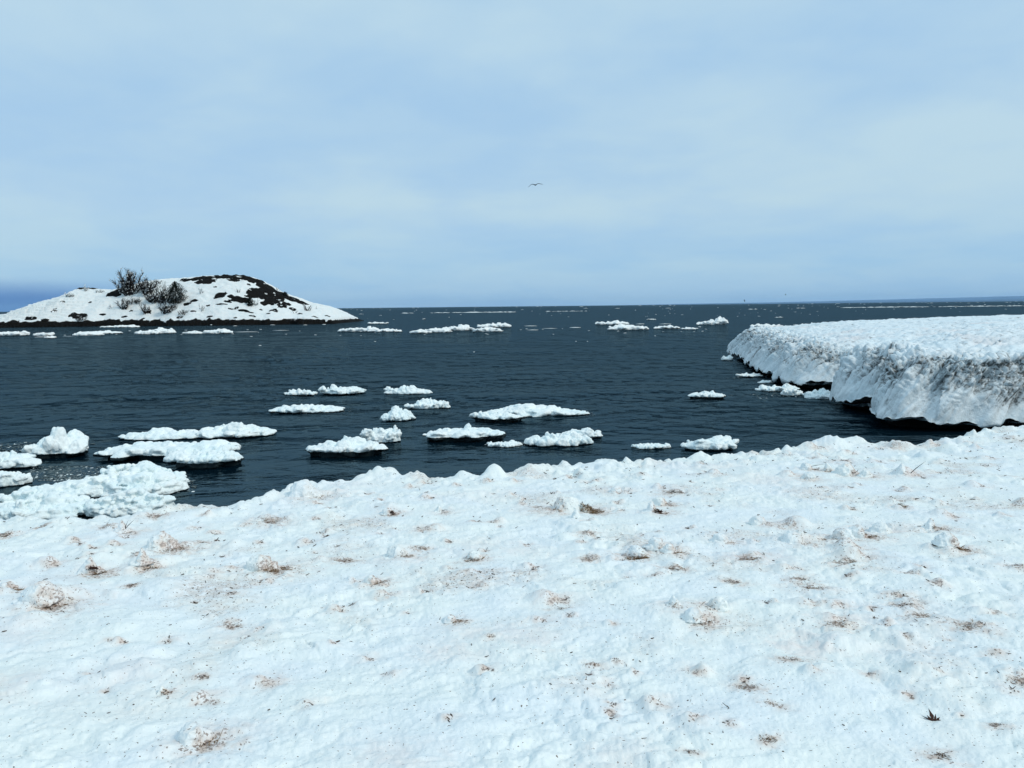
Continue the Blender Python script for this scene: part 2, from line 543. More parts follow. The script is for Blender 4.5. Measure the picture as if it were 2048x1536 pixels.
def bank_z(x, y, fine=True):
    x = np.asarray(x, float); y = np.asarray(y, float)
    z = bank_base(x, y)
    d = edge_y(x) - y                         # distance inside the lip
    near_edge = smooth(3.0, 0.4, d)
    mlump = smooth(-0.1, 0.45, perlin(x * 0.6, y * 0.6, seed=31))
    wx = x + 0.10 * perlin(x * 3, y * 3, seed=41); wy = y + 0.10 * perlin(x * 3, y * 3, seed=42)
    z = z + (0.055 + 0.03 * near_edge) * (np.abs(perlin(wx * 1.5, wy * 1.9, seed=32)) - 0.25) * (0.5 + mlump)
    # separate rounded pillows
    for s, a, sd in ((1.7, 0.035, 51), (3.4, 0.028, 52), (6.5, 0.016, 53)):
        w, v = worley(wx * s, wy * s, sd)
        z = z + a * np.clip(1 - (w / (0.22 + 0.26 * v)) ** 2, 0, 1) ** 1.4 * (v > 0.55 - 0.35 * near_edge) * (0.4 + 0.6 * mlump + 0.8 * near_edge)
    ne2 = smooth(1.3, 0.25, d)
    z = z + 0.08 * ne2 * np.clip(perlin(wx * 2.4, wy * 2.4, seed=39), 0, 1) ** .7 + 0.04 * ne2 * np.clip(perlin(wx * 5.5, wy * 5.5, seed=40), 0, 1) ** .7
    for (kx, ky, kr, kh) in _kn:
        dd = np.hypot((x - kx) * (1 + 0.3 * math.sin(kx * 9)), (y - ky) * 1.1) / kr
        z = z + kh * np.exp(-dd ** 2.6) * (1 + 0.25 * perlin(x * 5, y * 5, seed=55))
    if fine:
        fm = 0.45 + 0.75 * smooth(-0.35, 0.4, perlin(x * 0.8, y * 0.9, seed=38)) 
        z = z + 0.034 * fm * (np.abs(perlin(wx * 4.2, wy * 5.4, seed=33)) - 0.25)
        z = z + 0.021 * fm * (np.abs(perlin(wx * 9.5, wy * 13, seed=34)) - 0.25)
        z = z + 0.0095 * fm * (np.abs(perlin(x * 24, y * 32, seed=35)) - 0.25)
        z = z + 0.0035 * perlin(x * 48, y * 60, seed=36)
    for (x_, y_, r_, h_, s_) in (_nubs if fine else []):
        if x.size > 5000:
            m_ = (np.abs(x - x_) < r_ * 2) & (np.abs(y - y_) < r_ * 2)
            if m_.any():
                z[m_] += h_ * np.exp(-(np.hypot(x[m_] - x_, y[m_] - y_) / r_) ** 3)
    # rounded lip, then down under the water
    lip = np.clip(0.35 - d, 0, None)
    z = z - 1.1 * lip ** 2 - 2.2 * np.clip(-d - 0.05, 0, None)
    return np.maximum(z, -1.2)


def polar(az, rr):
    A, RR = np.meshgrid(az, rr, indexing='ij')
    return RR * np.sin(A), RR * np.cos(A)


az_b = np.concatenate([np.linspace(R(-100), R(-42), 60, endpoint=False), np.linspace(R(-42), R(42), 1150, endpoint=False), np.linspace(R(42), R(100), 61)])
rr_b = np.concatenate([np.linspace(0.15, 2.0, 16, endpoint=False), np.exp(np.linspace(math.log(2.0), math.log(19.5), 560, endpoint=False)), np.exp(np.linspace(math.log(19.5), math.log(60), 50))])
bx, by = polar(az_b, rr_b)
bz = bank_z(bx, by)

# debris table is needed here for the stains; see the objects further down
# kind: 'lump' round snow, 'peak' pointed snow; w in photo px; grass = amount, dark = dark litter amount, side = where the litter lies (-1 left, 1 right, 0 around)
CLUMPS = [
    # px, py, w, kind, grass, dark, side, leaf, label
    (521, 1138, 62, 'lump', 60, 20, 1, 0, 'round white snow lump with brown grass litter on its right, left of centre'),
    (322, 1092, 52, 'lump', 24, 10, 1, 0, 'smooth snow lump shaded grey beneath, with brown bits at its upper right'),
    (285, 1124, 36, 'peak', 22, 10, 1, 1, 'narrow snow spike with a dark twig at its tip and brown litter beside'),
    (180, 1146, 44, 'peak', 14, 22, 1, 1, 'pointed snow lump with a dark leaf standing against its right side'),
    (12, 1182, 34, 'lump', 70, 50, 1, 0, 'snow lump at the left frame edge with thick dark brown litter'),
    (78, 1198, 62, 'lump', 14, 8, 1, 0, 'wide low snow hump beside the thick litter at the left edge'),
    (775, 1026, 26, 'lump', 10, 60, 1, 0, 'small snow lump with an almost black leaf ball in its hollow'),
    (878, 1024, 22, 'peak', 6, 8, 1, 1, 'small snow nub with a bent dark twig right of the black leaf ball'),
    (1135, 1018, 58, 'lump', 12, 4, -1, 0, 'big smooth snow lump left of the sandy litter heap'),
    (1166, 1022, 44, 'sand', 110, 40, 1, 0, 'sandy brown litter heap frozen into the snow, largest of the bank'),
    (1152, 1034, 26, 'peak', 0, 0, 0, 0, 'little white snow wedge in front of the sandy litter heap'),
    (1303, 1024, 34, 'peak', 10, 50, 1, 0, 'tilted snow block with a black brown leaf mat at its foot'),
    (1318, 1008, 30, 'lump', 16, 8, 1, 0, 'rounded snow knob just behind the black leaf mat'),
    (1272, 1112, 44, 'lump', 110, 40, 0, 0, 'snow cap on a thick tuft of brown grass, centre right of the bank'),
    (1312, 1094, 40, 'lump', 14, 6, 1, 0, 'tall snow lump with a black hollow at its left foot'),
    (1338, 1102, 30, 'lump', 34, 10, 1, 0, 'snow lump with straw stuck to its face, right of the black hollow'),
    (1800, 1014, 22, 'sand', 20, 14, 0, 0, 'lone tan brown lump standing on clean snow at the right'),
    (1685, 1076, 42, 'lump', 4, 10, -1, 0, 'snow lump with a dark slit on its left, right half of the bank'),
    (1714, 1072, 40, 'lump', 36, 12, 1, 0, 'snow lump veined with brown stalks right of the dark slit'),
    (1858, 1060, 34, 'peak', 20, 6, 1, 0, 'tall upright glassy snow pillar at the right of the bank'),
    (1890, 1086, 40, 'lump', 50, 16, 1, 0, 'snow lump with brown grass in front of the glassy pillar'),
    (948, 1118, 36, 'lump', 34, 10, 0, 1, 'snow lump held between bent brown stalks near the middle'),
    (742, 1166, 34, 'lump', 26, 10, 1, 0, 'small snow lump with a bristling straw fan on its right'),
    (793, 1112, 46, 'lump', 6, 2, 1, 0, 'low oval snow lump with hardly any litter, left of centre'),
    (1388, 1236, 44, 'lump', 14, 10, 1, 0, 'glassy snow lump with a brown hole in its right side'),
    (1436, 1214, 42, 'lump', 2, 6, -1, 0, 'long snow slab over a dark gap behind the lump with a brown hole'),
    (1348, 1210, 30, 'peak', 8, 4, 0, 0, 'snow wedge with pink brown veins left of the long snow slab'),
    (1612, 938, 26, 'lump', 10, 10, 1, 1, 'small snow lump with a dark curved stalk, left end of the lip cluster'),
    (1655, 942, 24, 'peak', 10, 12, 0, 0, 'brown veined snow wedge in the middle of the lip cluster'),
    (1690, 948, 44, 'lump', 10, 26, 1, 1, 'broad snow block with dark crossed stalks in the lip cluster'),
    (1618, 958, 30, 'lump', 8, 6, 0, 0, 'pinkish snow lump in front of the lip cluster'),
    (1730, 952, 26, 'lump', 4, 4, 1, 0, 'plain snow lump at the right end of the lip cluster'),
    (1802, 950, 32, 'peak', 6, 6, 1, 1, 'snow ridge with one long dark stalk, right of the lip cluster'),
    (900, 1242, 26, 'lump', 30, 0, 1, 0, 'pale lump with straw yellow litter below the middle'),
    (325, 1386, 22, 'peak', 16, 12, 1, 0, 'small snow fin with dark litter at the lower left of the bank'),
    (385, 1478, 60, 'lump', 16, 4, 1, 0, 'broad smooth snow lump ringed with tan specks at the bottom left'),
    (1515, 1046, 30, 'lump', 8, 6, 1, 0, 'tilted pinkish snow lump between two bare patches, right of centre'),
    (1585, 1084, 44, 'lump', 8, 6, 1, 0, 'long low snow lump with a pink brown right end'),
    (1760, 1062, 34, 'lump', 2, 2, 1, 0, 'smooth oval lump left of the glassy pillar'),
    (245, 1062, 30, 'peak', 10, 6, 1, 1, 'snow cone with a hooked dark twig near the left lip'),
    (1348, 902, 20, 'peak', 0, 0, 0, 0, 'upright thumb shaped snow knob on the bank lip'),
    (1160, 916, 20, 'peak', 2, 0, 0, 0, 'rounded upright snow knob on the lip above the sandy litter heap'),
    (1440, 1082, 34, 'lump', 8, 4, 1, 0, 'pink tinged snow lump right of the straw covered lump'),
    (1232, 984, 26, 'lump', 8, 6, 1, 0, 'low snow lump with fine dark needles behind the sandy heap'),
    (605, 990, 62, 'lump', 6, 0, 1, 0, 'large smooth snow boulder on the lip at the left'),
    (480, 998, 34, 'lump', 8, 0, 1, 0, 'cube like snow block on the lip left of the large boulder'),
]
TUFTS = [
    # px, py, w, amount grass, dark, label
    (540, 1042, 46, 26, 12, 'thin scatter of brown stalks in the snow left of centre, near the lip'),
    (310, 1032, 30, 30, 8, 'tan straw tuft in the snow near the left lip'),
    (214, 1052, 24, 26, 10, 'short tan tuft between the left lip and the snow cone'),
    (85, 1053, 18, 6, 20, 'tiny dark litter spot near the left lip'),
    (8, 1070, 26, 14, 24, 'dark litter at the left frame edge, nearest the lip'),
    (842, 1095, 28, 20, 24, 'dark speckled litter patch left of the middle'),
    (815, 1112, 26, 22, 6, 'tan litter strands right of the low oval lump'),
    (690, 1122, 40, 14, 14, 'fine brown specks and stalks right of the round white lump'),
    (465, 1252, 30, 24, 10, 'brown tuft with pinkish stain in open snow at the left'),
    (403, 1354, 26, 10, 22, 'dark arc of litter in the lower left snow'),
    (425, 1405, 22, 8, 6, 'few pale stalks below the dark arc of litter'),
    (1350, 1136, 36, 40, 16, 'tan grass tuft below the thick grass tuft'),
    (1496, 1118, 46, 20, 20, 'dark brown tuft in a rose stain right of centre'),
    (1465, 1163, 30, 10, 18, 'dark crescent of litter right of the small tan tuft'),
    (1600, 1158, 34, 20, 14, 'branching brown tuft at the centre of the right half'),
    (1623, 1176, 44, 16, 10, 'loose zigzag of stalks below the branching tuft'),
    (1690, 1122, 40, 26, 10, 'straw fan lying flat right of centre'),
    (1800, 1192, 30, 6, 26, 'dark flat leaf litter at the right'),
    (1805, 1210, 40, 20, 12, 'grey brown stalks just below the dark flat litter'),
    (1838, 1232, 42, 24, 6, 'tan litter strip at the right of the bank'),
    (1935, 1254, 46, 26, 8, 'pale tan litter clump near the right frame edge'),
    (1680, 1248, 44, 24, 2, 'faint straw patch over rose stained snow'),
    (1580, 1318, 36, 6, 16, 'few dark bits at the end of the rose streak'),
    (1535, 1480, 30, 30, 26, 'dense brown pellet tuft near the bottom edge'),
    (1495, 1375, 34, 18, 10, 'thin brown strands in the lower right snow'),
    (1545, 1408, 26, 18, 4, 'pale fan of stalks below the thin brown strands'),
    (1990, 1450, 22, 8, 20, 'small dark litter bit right of the jagged leaf'),
    (1880, 1512, 40, 8, 24, 'curved dark litter streak in the bottom right corner'),
    (1380, 1502, 22, 10, 10, 'small russet stalks near the bottom, centre right'),
    (1185, 1326, 28, 14, 10, 'russet twig tuft in the lower middle'),
    (1228, 1318, 20, 10, 12, 'tiny russet tuft right of the russet twig tuft'),
    (983, 1271, 18, 8, 16, 'small dark pit of litter in the middle'),
    (1120, 1218, 26, 4, 18, 'short dark stick litter left of the veined wedge'),
    (1075, 1014, 20, 8, 22, 'small dark litter left of the big smooth lump'),
    (1130, 1068, 0, 0, 0, ''),
    (1180, 1066, 28, 16, 12, 'brown litter below the little white wedge'),
    (1178, 1118, 30, 20, 12, 'brown stalk tuft left of the thick grass tuft'),
    (406, 1085, 20, 4, 20, 'dark dot of litter right of the smooth grey shaded lump'),
    (262, 1170, 20, 8, 20, 'dark twig litter below the narrow snow spike'),
    (463, 1186, 22, 6, 16, 'tiny dark litter under the round white lump'),
    (1345, 985, 46, 6, 40, 'row of black leaf bits near the lip, centre right'),
    (640, 1180, 0, 0, 0, ''),
    (224, 1280, 16, 6, 12, 'small dark litter speck group in the left snow'),
    (1990, 1300, 20, 8, 6, 'sparse litter by the right frame edge'),
    (2036, 1362, 30, 26, 14, 'tan tuft cut by the right frame edge'),
    (2036, 1130, 26, 18, 8, 'stalks by the right frame edge above the pale clump'),
    (680, 956, 34, 30, 6, 'tan straw patch on the lip behind the black leaf ball'),
    (862, 948, 0, 0, 0, ''),
    (878, 954, 26, 30, 8, 'tan straw pocket beside a snow knob on the lip'),
    (1700, 1135, 0, 0, 0, ''),
]
TUFTS = [t_ for t_ in TUFTS if t_[2] > 0]
clump_at = [march(c_[0], c_[1], bank_z, 1.6, 40, 1500) for c_ in CLUMPS]
tuft_at = [march(c_[0], c_[1], bank_z, 1.6, 40, 1500) for c_ in TUFTS]
dirt = np.zeros(bx.shape, np.float32); rose = np.zeros(bx.shape, np.float32)


def blot(arr, x, y, r, a, sx=1.0):
    m_ = (np.abs(bx - x) < r * 2.2 * sx) & (np.abs(by - y) < r * 2.2)
    if not m_.any():
        return
    xx = bx[m_]; yy = by[m_]
    ro_ = 0.7 * math.sin(x * 37 + y * 11); xr = (xx - x) * math.cos(ro_) - (yy - y) * math.sin(ro_); yr_ = (xx - x) * math.sin(ro_) + (yy - y) * math.cos(ro_)
    d_ = np.hypot(xr / sx, yr_) / r + 1.1 * np.abs(perlin(xx * 7, yy * 9, seed=int(x * 100) & 255)) + 0.5 * perlin(xx * 22, yy * 28, seed=8)
    arr[m_] = np.maximum(arr[m_], a * np.exp(-np.clip(d_, 0, None) ** 2))


for c_, q in zip(CLUMPS, clump_at):
    d3 = (q - Vector((0, 0, EYE))).length
    w_ = c_[2] * d3 / FPX
    if c_[4] + c_[5] > 0:
        blot(dirt, q.x + c_[6] * w_ * 0.55, q.y - w_ * 0.2, w_ * 0.85, min(1.0, 0.25 + (c_[4] + c_[5]) / 30.0))
        blot(rose, q.x + c_[6] * w_ * 0.5, q.y, w_ * 1.3, 0.6)
for c_, q in zip(TUFTS, tuft_at):
    d3 = (q - Vector((0, 0, EYE))).length
    w_ = c_[2] * d3 / FPX
    blot(dirt, q.x, q.y, w_ * 0.62, min(1.0, 0.25 + (c_[3] + c_[4]) / 32.0), 1.4)
    blot(rose, q.x, q.y, w_ * 0.9, 0.5, 1.5)
for (px_, py_, r_, a_) in [(1690, 1240, .20, .7), (1600, 1290, .18, .8), (1620, 1270, .15, .6), (1500, 1115, .25, .8), (900, 1300, .2, .5), (930, 1265, .2, .5),
                           (480, 1270, .2, .5), (260, 1350, .25, .4), (20, 1375, .2, .5), (40, 1260, .3, .4), (1420, 935, .5, .4), (1330, 930, .4, .4),
                           (700, 970, .5, .3), (1010, 990, .5, .35), (1540, 960, .5, .5), (1640, 990, .4, .4), (1050, 1100, .3, .4), (1800, 1290, .3, .3),
                           (1250, 1520, .2, .4), (800, 1520, .2, .5), (1030, 1265, .2, .5), (1060, 1280, .2, .5), (1540, 1120, .3, .4), (950, 1090, .3, .4)]:
    q = march(px_, py_, bank_base, 1.6, 40)
    blot(rose, q.x, q.y, r_, a_, 1.3)
for (x_, y_, r_, h_, s_) in _nubs:
    blot(dirt, x_ + s_ * r_ * 1.0, y_ - r_ * .5, r_ * 1.1, 0.9)
    blot(rose, x_ + s_ * r_, y_, r_ * 2.2, 0.55)
patchy = smooth(0.05, 0.5, fbm(bx * 1.1, by * 1.1, octs=3, seed=71))
dirt = np.maximum(dirt, 0.42 * patchy * smooth(2.8, 4.5, by))
rose = np.maximum(rose, 0.22 * patchy)
me = mesh_np('snow_bank', np.stack([bx, by, bz], -1).reshape(-1, 3), grid_faces(*bx.shape, flip=True), M['bank'], attrs={'dirt': dirt, 'rose': rose})
snow_bank = tagp(link('snow_bank', me), 'lumpy snow covered shore bank speckled with brown litter', kind='structure')

# ------------------------------------------------------------------ lake
NA = 900
az_w = np.concatenate([np.linspace(R(-110), R(-41), 40, endpoint=False), np.linspace(R(-41), R(41), NA, endpoint=False), np.linspace(R(41), R(110), 41)])
dep = np.linspace(math.atan2(4, 7.5), math.atan2(4, 260), 400)
rr_w = np.concatenate([[2.0, 5.0], 4 / np.tan(dep), np.exp(np.linspace(math.log(290), math.log(16000), 40))])
wxg, wyg = polar(az_w, rr_w)
calm_w = smooth(36, 17, wyg) * smooth(-1.0, 0.6, fbm(wxg * 0.12, wyg * 0.2, octs=2, seed=81) + 0.4)
amp = (1 - 0.82 * calm_w)
dist_w = np.hypot(wxg, wyg)
wz = np.zeros(wxg.shape)
rng = np.random.RandomState(4)
for lam, a_, fade in ((0.34, 0.007, 30), (0.55, 0.018, 55), (0.9, 0.032, 90), (1.6, 0.045, 130), (2.8, 0.065, 200)):
    for k in range(3):
        th = R(90) + rng.uniform(-0.85, 0.85)
        ph = rng.uniform(0, 6.28)
        kx_, ky_ = math.cos(th) * 2 * math.pi / lam, math.sin(th) * 2 * math.pi / lam
        mod = 0.5 + 1.0 * perlin(wxg / lam * 0.30 + k * 7, wyg / lam * 0.3, seed=90 + k)
        s_ = np.sin(kx_ * wxg + ky_ * wyg + ph + 2.2 * perlin(wxg / lam * 0.22, wyg / lam * 0.3, seed=95 + k))
        wz += a_ * 0.42 * mod * s_ * smooth(fade * 1.4, fade * 0.6, dist_w)
wz *= amp
me = mesh_np('lake_water', np.stack([wxg, wyg, wz], -1).reshape(-1, 3), grid_faces(*wxg.shape, flip=True), M['water'], attrs={'calm': calm_w})
tagp(link('lake_water', me), 'dark rippled lake water reaching the horizon', kind='structure')

# ------------------------------------------------------------------ far shore across the lake, at the right
def far_shore(name, y0, pts, depth):
    xs = np.linspace(pts[0][0], pts[-1][0], 220)
    hs = np.interp(xs, [p_[0] for p_ in pts], [p_[1] for p_ in pts])
    hs = hs * (1 + 0.10 * fbm(xs / 900, xs * 0, octs=4, seed=3)) + 0.3
    rows = []
    for k, (dy, f) in enumerate([(0, -0.1), (0, 0.35), (depth * .25, 0.8), (depth * .6, 1.0), (depth, 0.7), (depth * 1.2, -0.1)]):
        rows.append(np.stack([xs, y0 + dy + 0 * xs, hs * f], -1))
    co = np.stack(rows, 1)
    me = mesh_np(name, co.reshape(-1, 3), grid_faces(co.shape[0], co.shape[1]), M['land'])
    return tagp(link(name, me), 'low wooded shore coloured haze blue, far across the lake at the right horizon', kind='structure')


far_shore('distant_shore', 12500.0, [(1900, 0), (3000, 14), (4500, 24), (6000, 44), (8000, 76), (11000, 125), (16000, 120)], 900.0)

# ------------------------------------------------------------------ shelf of grounded ice at the right
SE = np.array([(70, 92), (50, 84), (34, 74), (24, 66.5), (18.6, 61.5), (16.9, 58.3), (16.4, 55.5), (15.8, 51.5), (15.1, 48.2), (14.8, 47.2), (14.1, 43.5), (13.6, 40.6), (13.9, 39.4),
               (13.0, 37.0), (12.9, 34.9), (13.5, 33.6), (14.9, 32.8), (14.2, 31.0), (12.7, 29.6), (12.3, 28.3), (12.5, 27.0), (12.9, 26.2), (12.1, 24.9), (11.6, 23.7),
               (11.9, 22.9), (13.1, 22.6), (14.6, 22.5), (16.2, 22.7), (18.0, 22.3), (22, 21.7), (34, 21.0), (60, 19)], float)
SI = np.array([(75, 46), (56, 46), (44, 46), (38, 46), (36, 46), (35, 46), (34, 46), (33, 45.6), (32, 45.2), (31.5, 45.0), (31, 44.6), (31, 44.3), (31, 44.0),
               (31, 43.6), (31, 43.2), (31, 42.9), (31, 42.6), (31, 42.3), (31, 42), (31.2, 41.8), (31.5, 41.6), (32, 41.5), (32.5, 41.5), (33, 41.5),
               (33.6, 41.5), (34.2, 41.5), (35, 41.6), (36, 41.8), (38, 42), (42, 43), (52, 44), (70, 45)], float)
_u = np.concatenate([[0], np.cumsum(np.hypot(*(SE[1:] - SE[:-1]).T))])
# density along the edge: finer where it is close
_us = [0]
while _us[-1] < _u[-1]:
    x_ = np.interp(_us[-1], _u, SE[:, 0]); y_ = np.interp(_us[-1], _u, SE[:, 1])
    infront = 0.034 if (y_ < 60 and x_ < 19.5) else 0.25
    _us.append(_us[-1] + infront * max(1.0, math.hypot(x_, y_) / 26.0))
_us = np.array(_us)


def csmooth(v, us, w):
    # blur the polyline a little so the plan is rounded
    fine = np.arange(0, _u[-1], 0.02)
    f = np.interp(fine, _u, v)
    k = max(3, int(w / 0.02)); ker = np.hanning(k); ker /= ker.sum()
    g = np.convolve(np.pad(f, k // 2, mode='edge'), ker, mode='same')[k // 2: k // 2 + len(f)]
    return np.interp(us, fine, g)


ex_ = csmooth(SE[:, 0], _us, 1.1); ey_ = csmooth(SE[:, 1], _us, 1.1)
ix_ = csmooth(SI[:, 0], _us, 5.0); iy_ = csmooth(SI[:, 1], _us, 5.0)
dx_ = ix_ - ex_; dy_ = iy_ - ey_; W_ = np.hypot(dx_, dy_); dx_ /= W_; dy_ /= W_
tt_top = np.linspace(0, 1, 230) ** 2.0                            # plateau, from the lip inwards
NF_, NU_ = 120, 26
inset_lip = 1.9 + 0.6 * perlin(_us * 0.45, _us * 0, seed=101)
inset_lip = np.clip(inset_lip, 1.0, 2.7)
inset_lip = np.where((ex_ > 13.0) & (ey_ < 24), inset_lip * 0.62, inset_lip)
foot_z = 0.30 + 0.26 * perlin(_us * 0.8, _us * 0, seed=102) + 0.06 * perlin(_us * 2.6, _us * 0, seed=103)
foot_z = np.clip(foot_z, 0.10, 0.6)


def top_z(x, y, ins):
    z = 2.05 + 0.55 * smooth(0, 7, ins) + 0.45 * smooth(6, 26, ins)
    z = z + 0.20 * smooth(30, 22, y) * smooth(6, 0, ins)
    # gully between the near hump and the far one
    g = np.abs((y - 33.0) - (x - 15) * 0.62) / 2.4
    z = z - 0.42 * np.exp(-g ** 2) * smooth(14, 2, x - 14) + 0.22 * np.exp(-((y - 28 - (x - 15) * .5) / 3.2) ** 2) * smooth(18, 2, x - 14)
    return z


def knob(x, y, z, s, seed):
    return np.abs(perlin(x * s, y * s, z * s, seed=seed)) - 0.22


cols = []
S = len(_us)
ins_top = inset_lip[:, None] + (W_[:, None] - inset_lip[:, None]) * tt_top[None, :]
X = ex_[:, None] + dx_[:, None] * ins_top; Y = ey_[:, None] + dy_[:, None] * ins_top
Z = top_z(X, Y, ins_top - inset_lip[:, None] * 1.0)
ztop = Z[:, 0]
X = X[:, ::-1]; Y = Y[:, ::-1]; Z = Z[:, ::-1]; insT = ins_top[:, ::-1]
th = np.linspace(0, 1, NF_ + 1)[1:]
insF = inset_lip[:, None] * (1 - th[None, :] ** 0.72) ** 1.15
ZF = foot_z[:, None] + (ztop - foot_z)[:, None] * (1 - th[None, :] ** 1.25)
XF = ex_[:, None] + dx_[:, None] * insF; YF = ey_[:, None] + dy_[:, None] * insF
# soften the lip: the first face rows continue the top
tu = np.linspace(0, 1, NU_ + 1)[1:]
insU = 0.0 + 1.6 * tu[None, :] ** 1.2 + 0 * ztop[:, None]
ZU = foot_z[:, None] + 0.10 * np.sin(tu[None, :] * math.pi) - (foot_z[:, None] + 0.4) * smooth(0.45, 1.0, tu)[None, :]
XU = ex_[:, None] + dx_[:, None] * insU; YU = ey_[:, None] + dy_[:, None] * insU
Xs = np.concatenate([X, XF, XU], 1); Ys = np.concatenate([Y, YF, YU], 1); Zs = np.concatenate([Z, ZF, ZU], 1)
nT, nF = X.shape[1], XF.shape[1]
fidx = np.concatenate([np.zeros(nT), th, 1 + tu])[None, :] + 0 * Xs
insA = np.concatenate([insT, insF, insU], 1)
UU = _us[:, None] + 0 * Xs
topw = 1 - smooth(0.0, 0.25, fidx)                    # 1 on the plateau
lipw = np.exp(-((fidx - 0.12) / 0.28) ** 2) * np.where(fidx > 0, 1, np.exp(-((insA - inset_lip[:, None]) / 1.3) ** 2))
facew = smooth(0.03, 0.3, fidx) * (1 - smooth(1.0, 1.15, fidx))
wob = 0.15 * perlin(Xs, Ys, Zs, seed=110)
k1 = knob(Xs + wob, Ys + wob, Zs, 1.5, 111); k2 = knob(Xs + wob, Ys, Zs + wob, 3.6, 112); k3 = knob(Xs, Ys, Zs, 8.0, 113)
# flutes that run down the face and lean
sl = UU * 1.0 - Zs * 0.6
fl1 = np.abs(perlin(sl * 0.75, Zs * 0.22, Xs * 0, seed=121)) - 0.25
fl2 = np.abs(perlin(sl * 2.3 + 0.2 * k1, Zs * 0.5, Xs * 0, seed=122)) - 0.22
fl3 = np.abs(perlin(sl * 6.0 + 0.4 * k2, Zs * 1.1, Xs * 0, seed=123)) - 0.22
nearw = smooth(75, 25, np.hypot(Xs, Ys))
disp = topw * (0.18 * k1 + 0.085 * k2 * (0.6 + nearw) + 0.025 * k3) + lipw * (0.30 * k1 + 0.20 * k2 + 0.05 * k3)
low = smooth(0.35, 0.95, fidx)
disp = disp + facew * (0.75 * fl1 * (1 - 0.2 * low) + 0.36 * fl2 * (1 - 0.45 * low) + 0.09 * fl3 * (1 - 0.6 * low) + 0.12 * k2 * (1 - low))
for (gx_, gy_, gd, gw) in ((14.9, 32.8, .85, .6), (12.9, 26.2, .75, .5), (14.1, 39.6, .4, .4), (14.6, 46.8, .4, .4), (15.6, 22.5, .25, .35), (13.2, 36, .3, .3), (13.4, 22.6, .2, .3)):
    s0 = _us[int(np.argmin(np.hypot(ex_ - gx_, ey_ - gy_)))]
    disp = disp - (facew * (1 - (0.68 if gd > .5 else 0.75) * low) + 0.4 * lipw) * gd * np.exp(-((UU - s0 - 0.75 * (Zs - 0.5)) / gw) ** 2)
disp = disp + facew * low * 0.16 * perlin(Xs * 1.2, Ys * 1.2, Zs * 1.2, seed=125)
# outward normal of the undisplaced sheet
P = np.stack([Xs, Ys, Zs], -1)
du = np.gradient(P, axis=0); dv = np.gradient(P, axis=1)
nrm = np.cross(du, dv); nrm /= np.linalg.norm(nrm, axis=-1, keepdims=True) + 1e-9
sgn = np.sign((nrm[:, 5, 2]).mean()) or 1
nrm *= sgn
under = smooth(1.02, 1.2, fidx)
P2 = P + nrm * (disp * (1 - under))[..., None]
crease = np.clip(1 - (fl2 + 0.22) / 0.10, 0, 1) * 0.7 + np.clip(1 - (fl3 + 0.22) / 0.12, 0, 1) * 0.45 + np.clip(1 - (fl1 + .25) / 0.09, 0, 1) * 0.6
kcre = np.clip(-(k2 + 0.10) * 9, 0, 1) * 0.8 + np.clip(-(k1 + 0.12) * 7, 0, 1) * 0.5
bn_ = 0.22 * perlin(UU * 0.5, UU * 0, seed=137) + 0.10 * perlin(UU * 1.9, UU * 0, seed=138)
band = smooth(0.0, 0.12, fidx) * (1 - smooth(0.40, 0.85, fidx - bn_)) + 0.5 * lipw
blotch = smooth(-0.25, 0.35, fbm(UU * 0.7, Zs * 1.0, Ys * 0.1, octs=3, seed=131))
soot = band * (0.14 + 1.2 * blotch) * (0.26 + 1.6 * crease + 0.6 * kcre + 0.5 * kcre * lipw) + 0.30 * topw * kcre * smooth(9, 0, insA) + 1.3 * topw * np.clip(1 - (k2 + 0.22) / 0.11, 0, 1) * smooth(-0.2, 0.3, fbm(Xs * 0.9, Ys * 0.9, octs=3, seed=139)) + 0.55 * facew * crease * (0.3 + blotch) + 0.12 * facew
roseA = topw * smooth(0.15, 0.5, fbm(Xs * 0.28, Ys * 0.28, octs=3, seed=133)) * 0.6
nrows = Xs.shape[1]
f = grid_faces(S, nrows)
if sgn < 0:
    f = f[:, ::-1].copy()
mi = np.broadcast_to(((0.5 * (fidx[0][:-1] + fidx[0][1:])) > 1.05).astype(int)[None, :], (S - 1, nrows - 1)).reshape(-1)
me = mesh_np('ice_shelf', P2.reshape(-1, 3), f, [M['shelf'], M['shelf_under']], attrs={'soot': np.clip(soot, 0, 1), 'rose': roseA}, matidx=mi)
tagp(link('ice_shelf', me), 'thick shelf of shore ice with a grimy fluted cliff above black water', kind='structure')

# ------------------------------------------------------------------ island
IR = [(-90, 650), (-40, 640), (0, 644), (40, 632), (84, 615), (92, 606), (110, 601), (150, 590), (168, 578), (200, 579), (228, 581), (262, 573), (300, 563), (330, 559), (370, 557), (400, 554),
      (440, 551.5), (480, 551.5), (497, 554), (510, 557), (530, 566), (548, 577), (555, 582), (575, 590), (600, 598), (620, 606), (640, 610), (655, 613), (672, 619), (684, 628), (700, 638), (716, 649)]
YR = 209.0
ir = [at_y(px_, py_, YR) for px_, py_ in IR]
irx = np.array([v.x for v in ir]); irz = np.array([v.z for v in ir])
XL, XR = irx[0], irx[-1]


def isl_front(x):
    return 187.0 + 1.5 * np.sin(np.asarray(x) * 0.11) + 1.2 * perlin(np.asarray(x) * 0.25, np.asarray(x) * 0, seed=141)


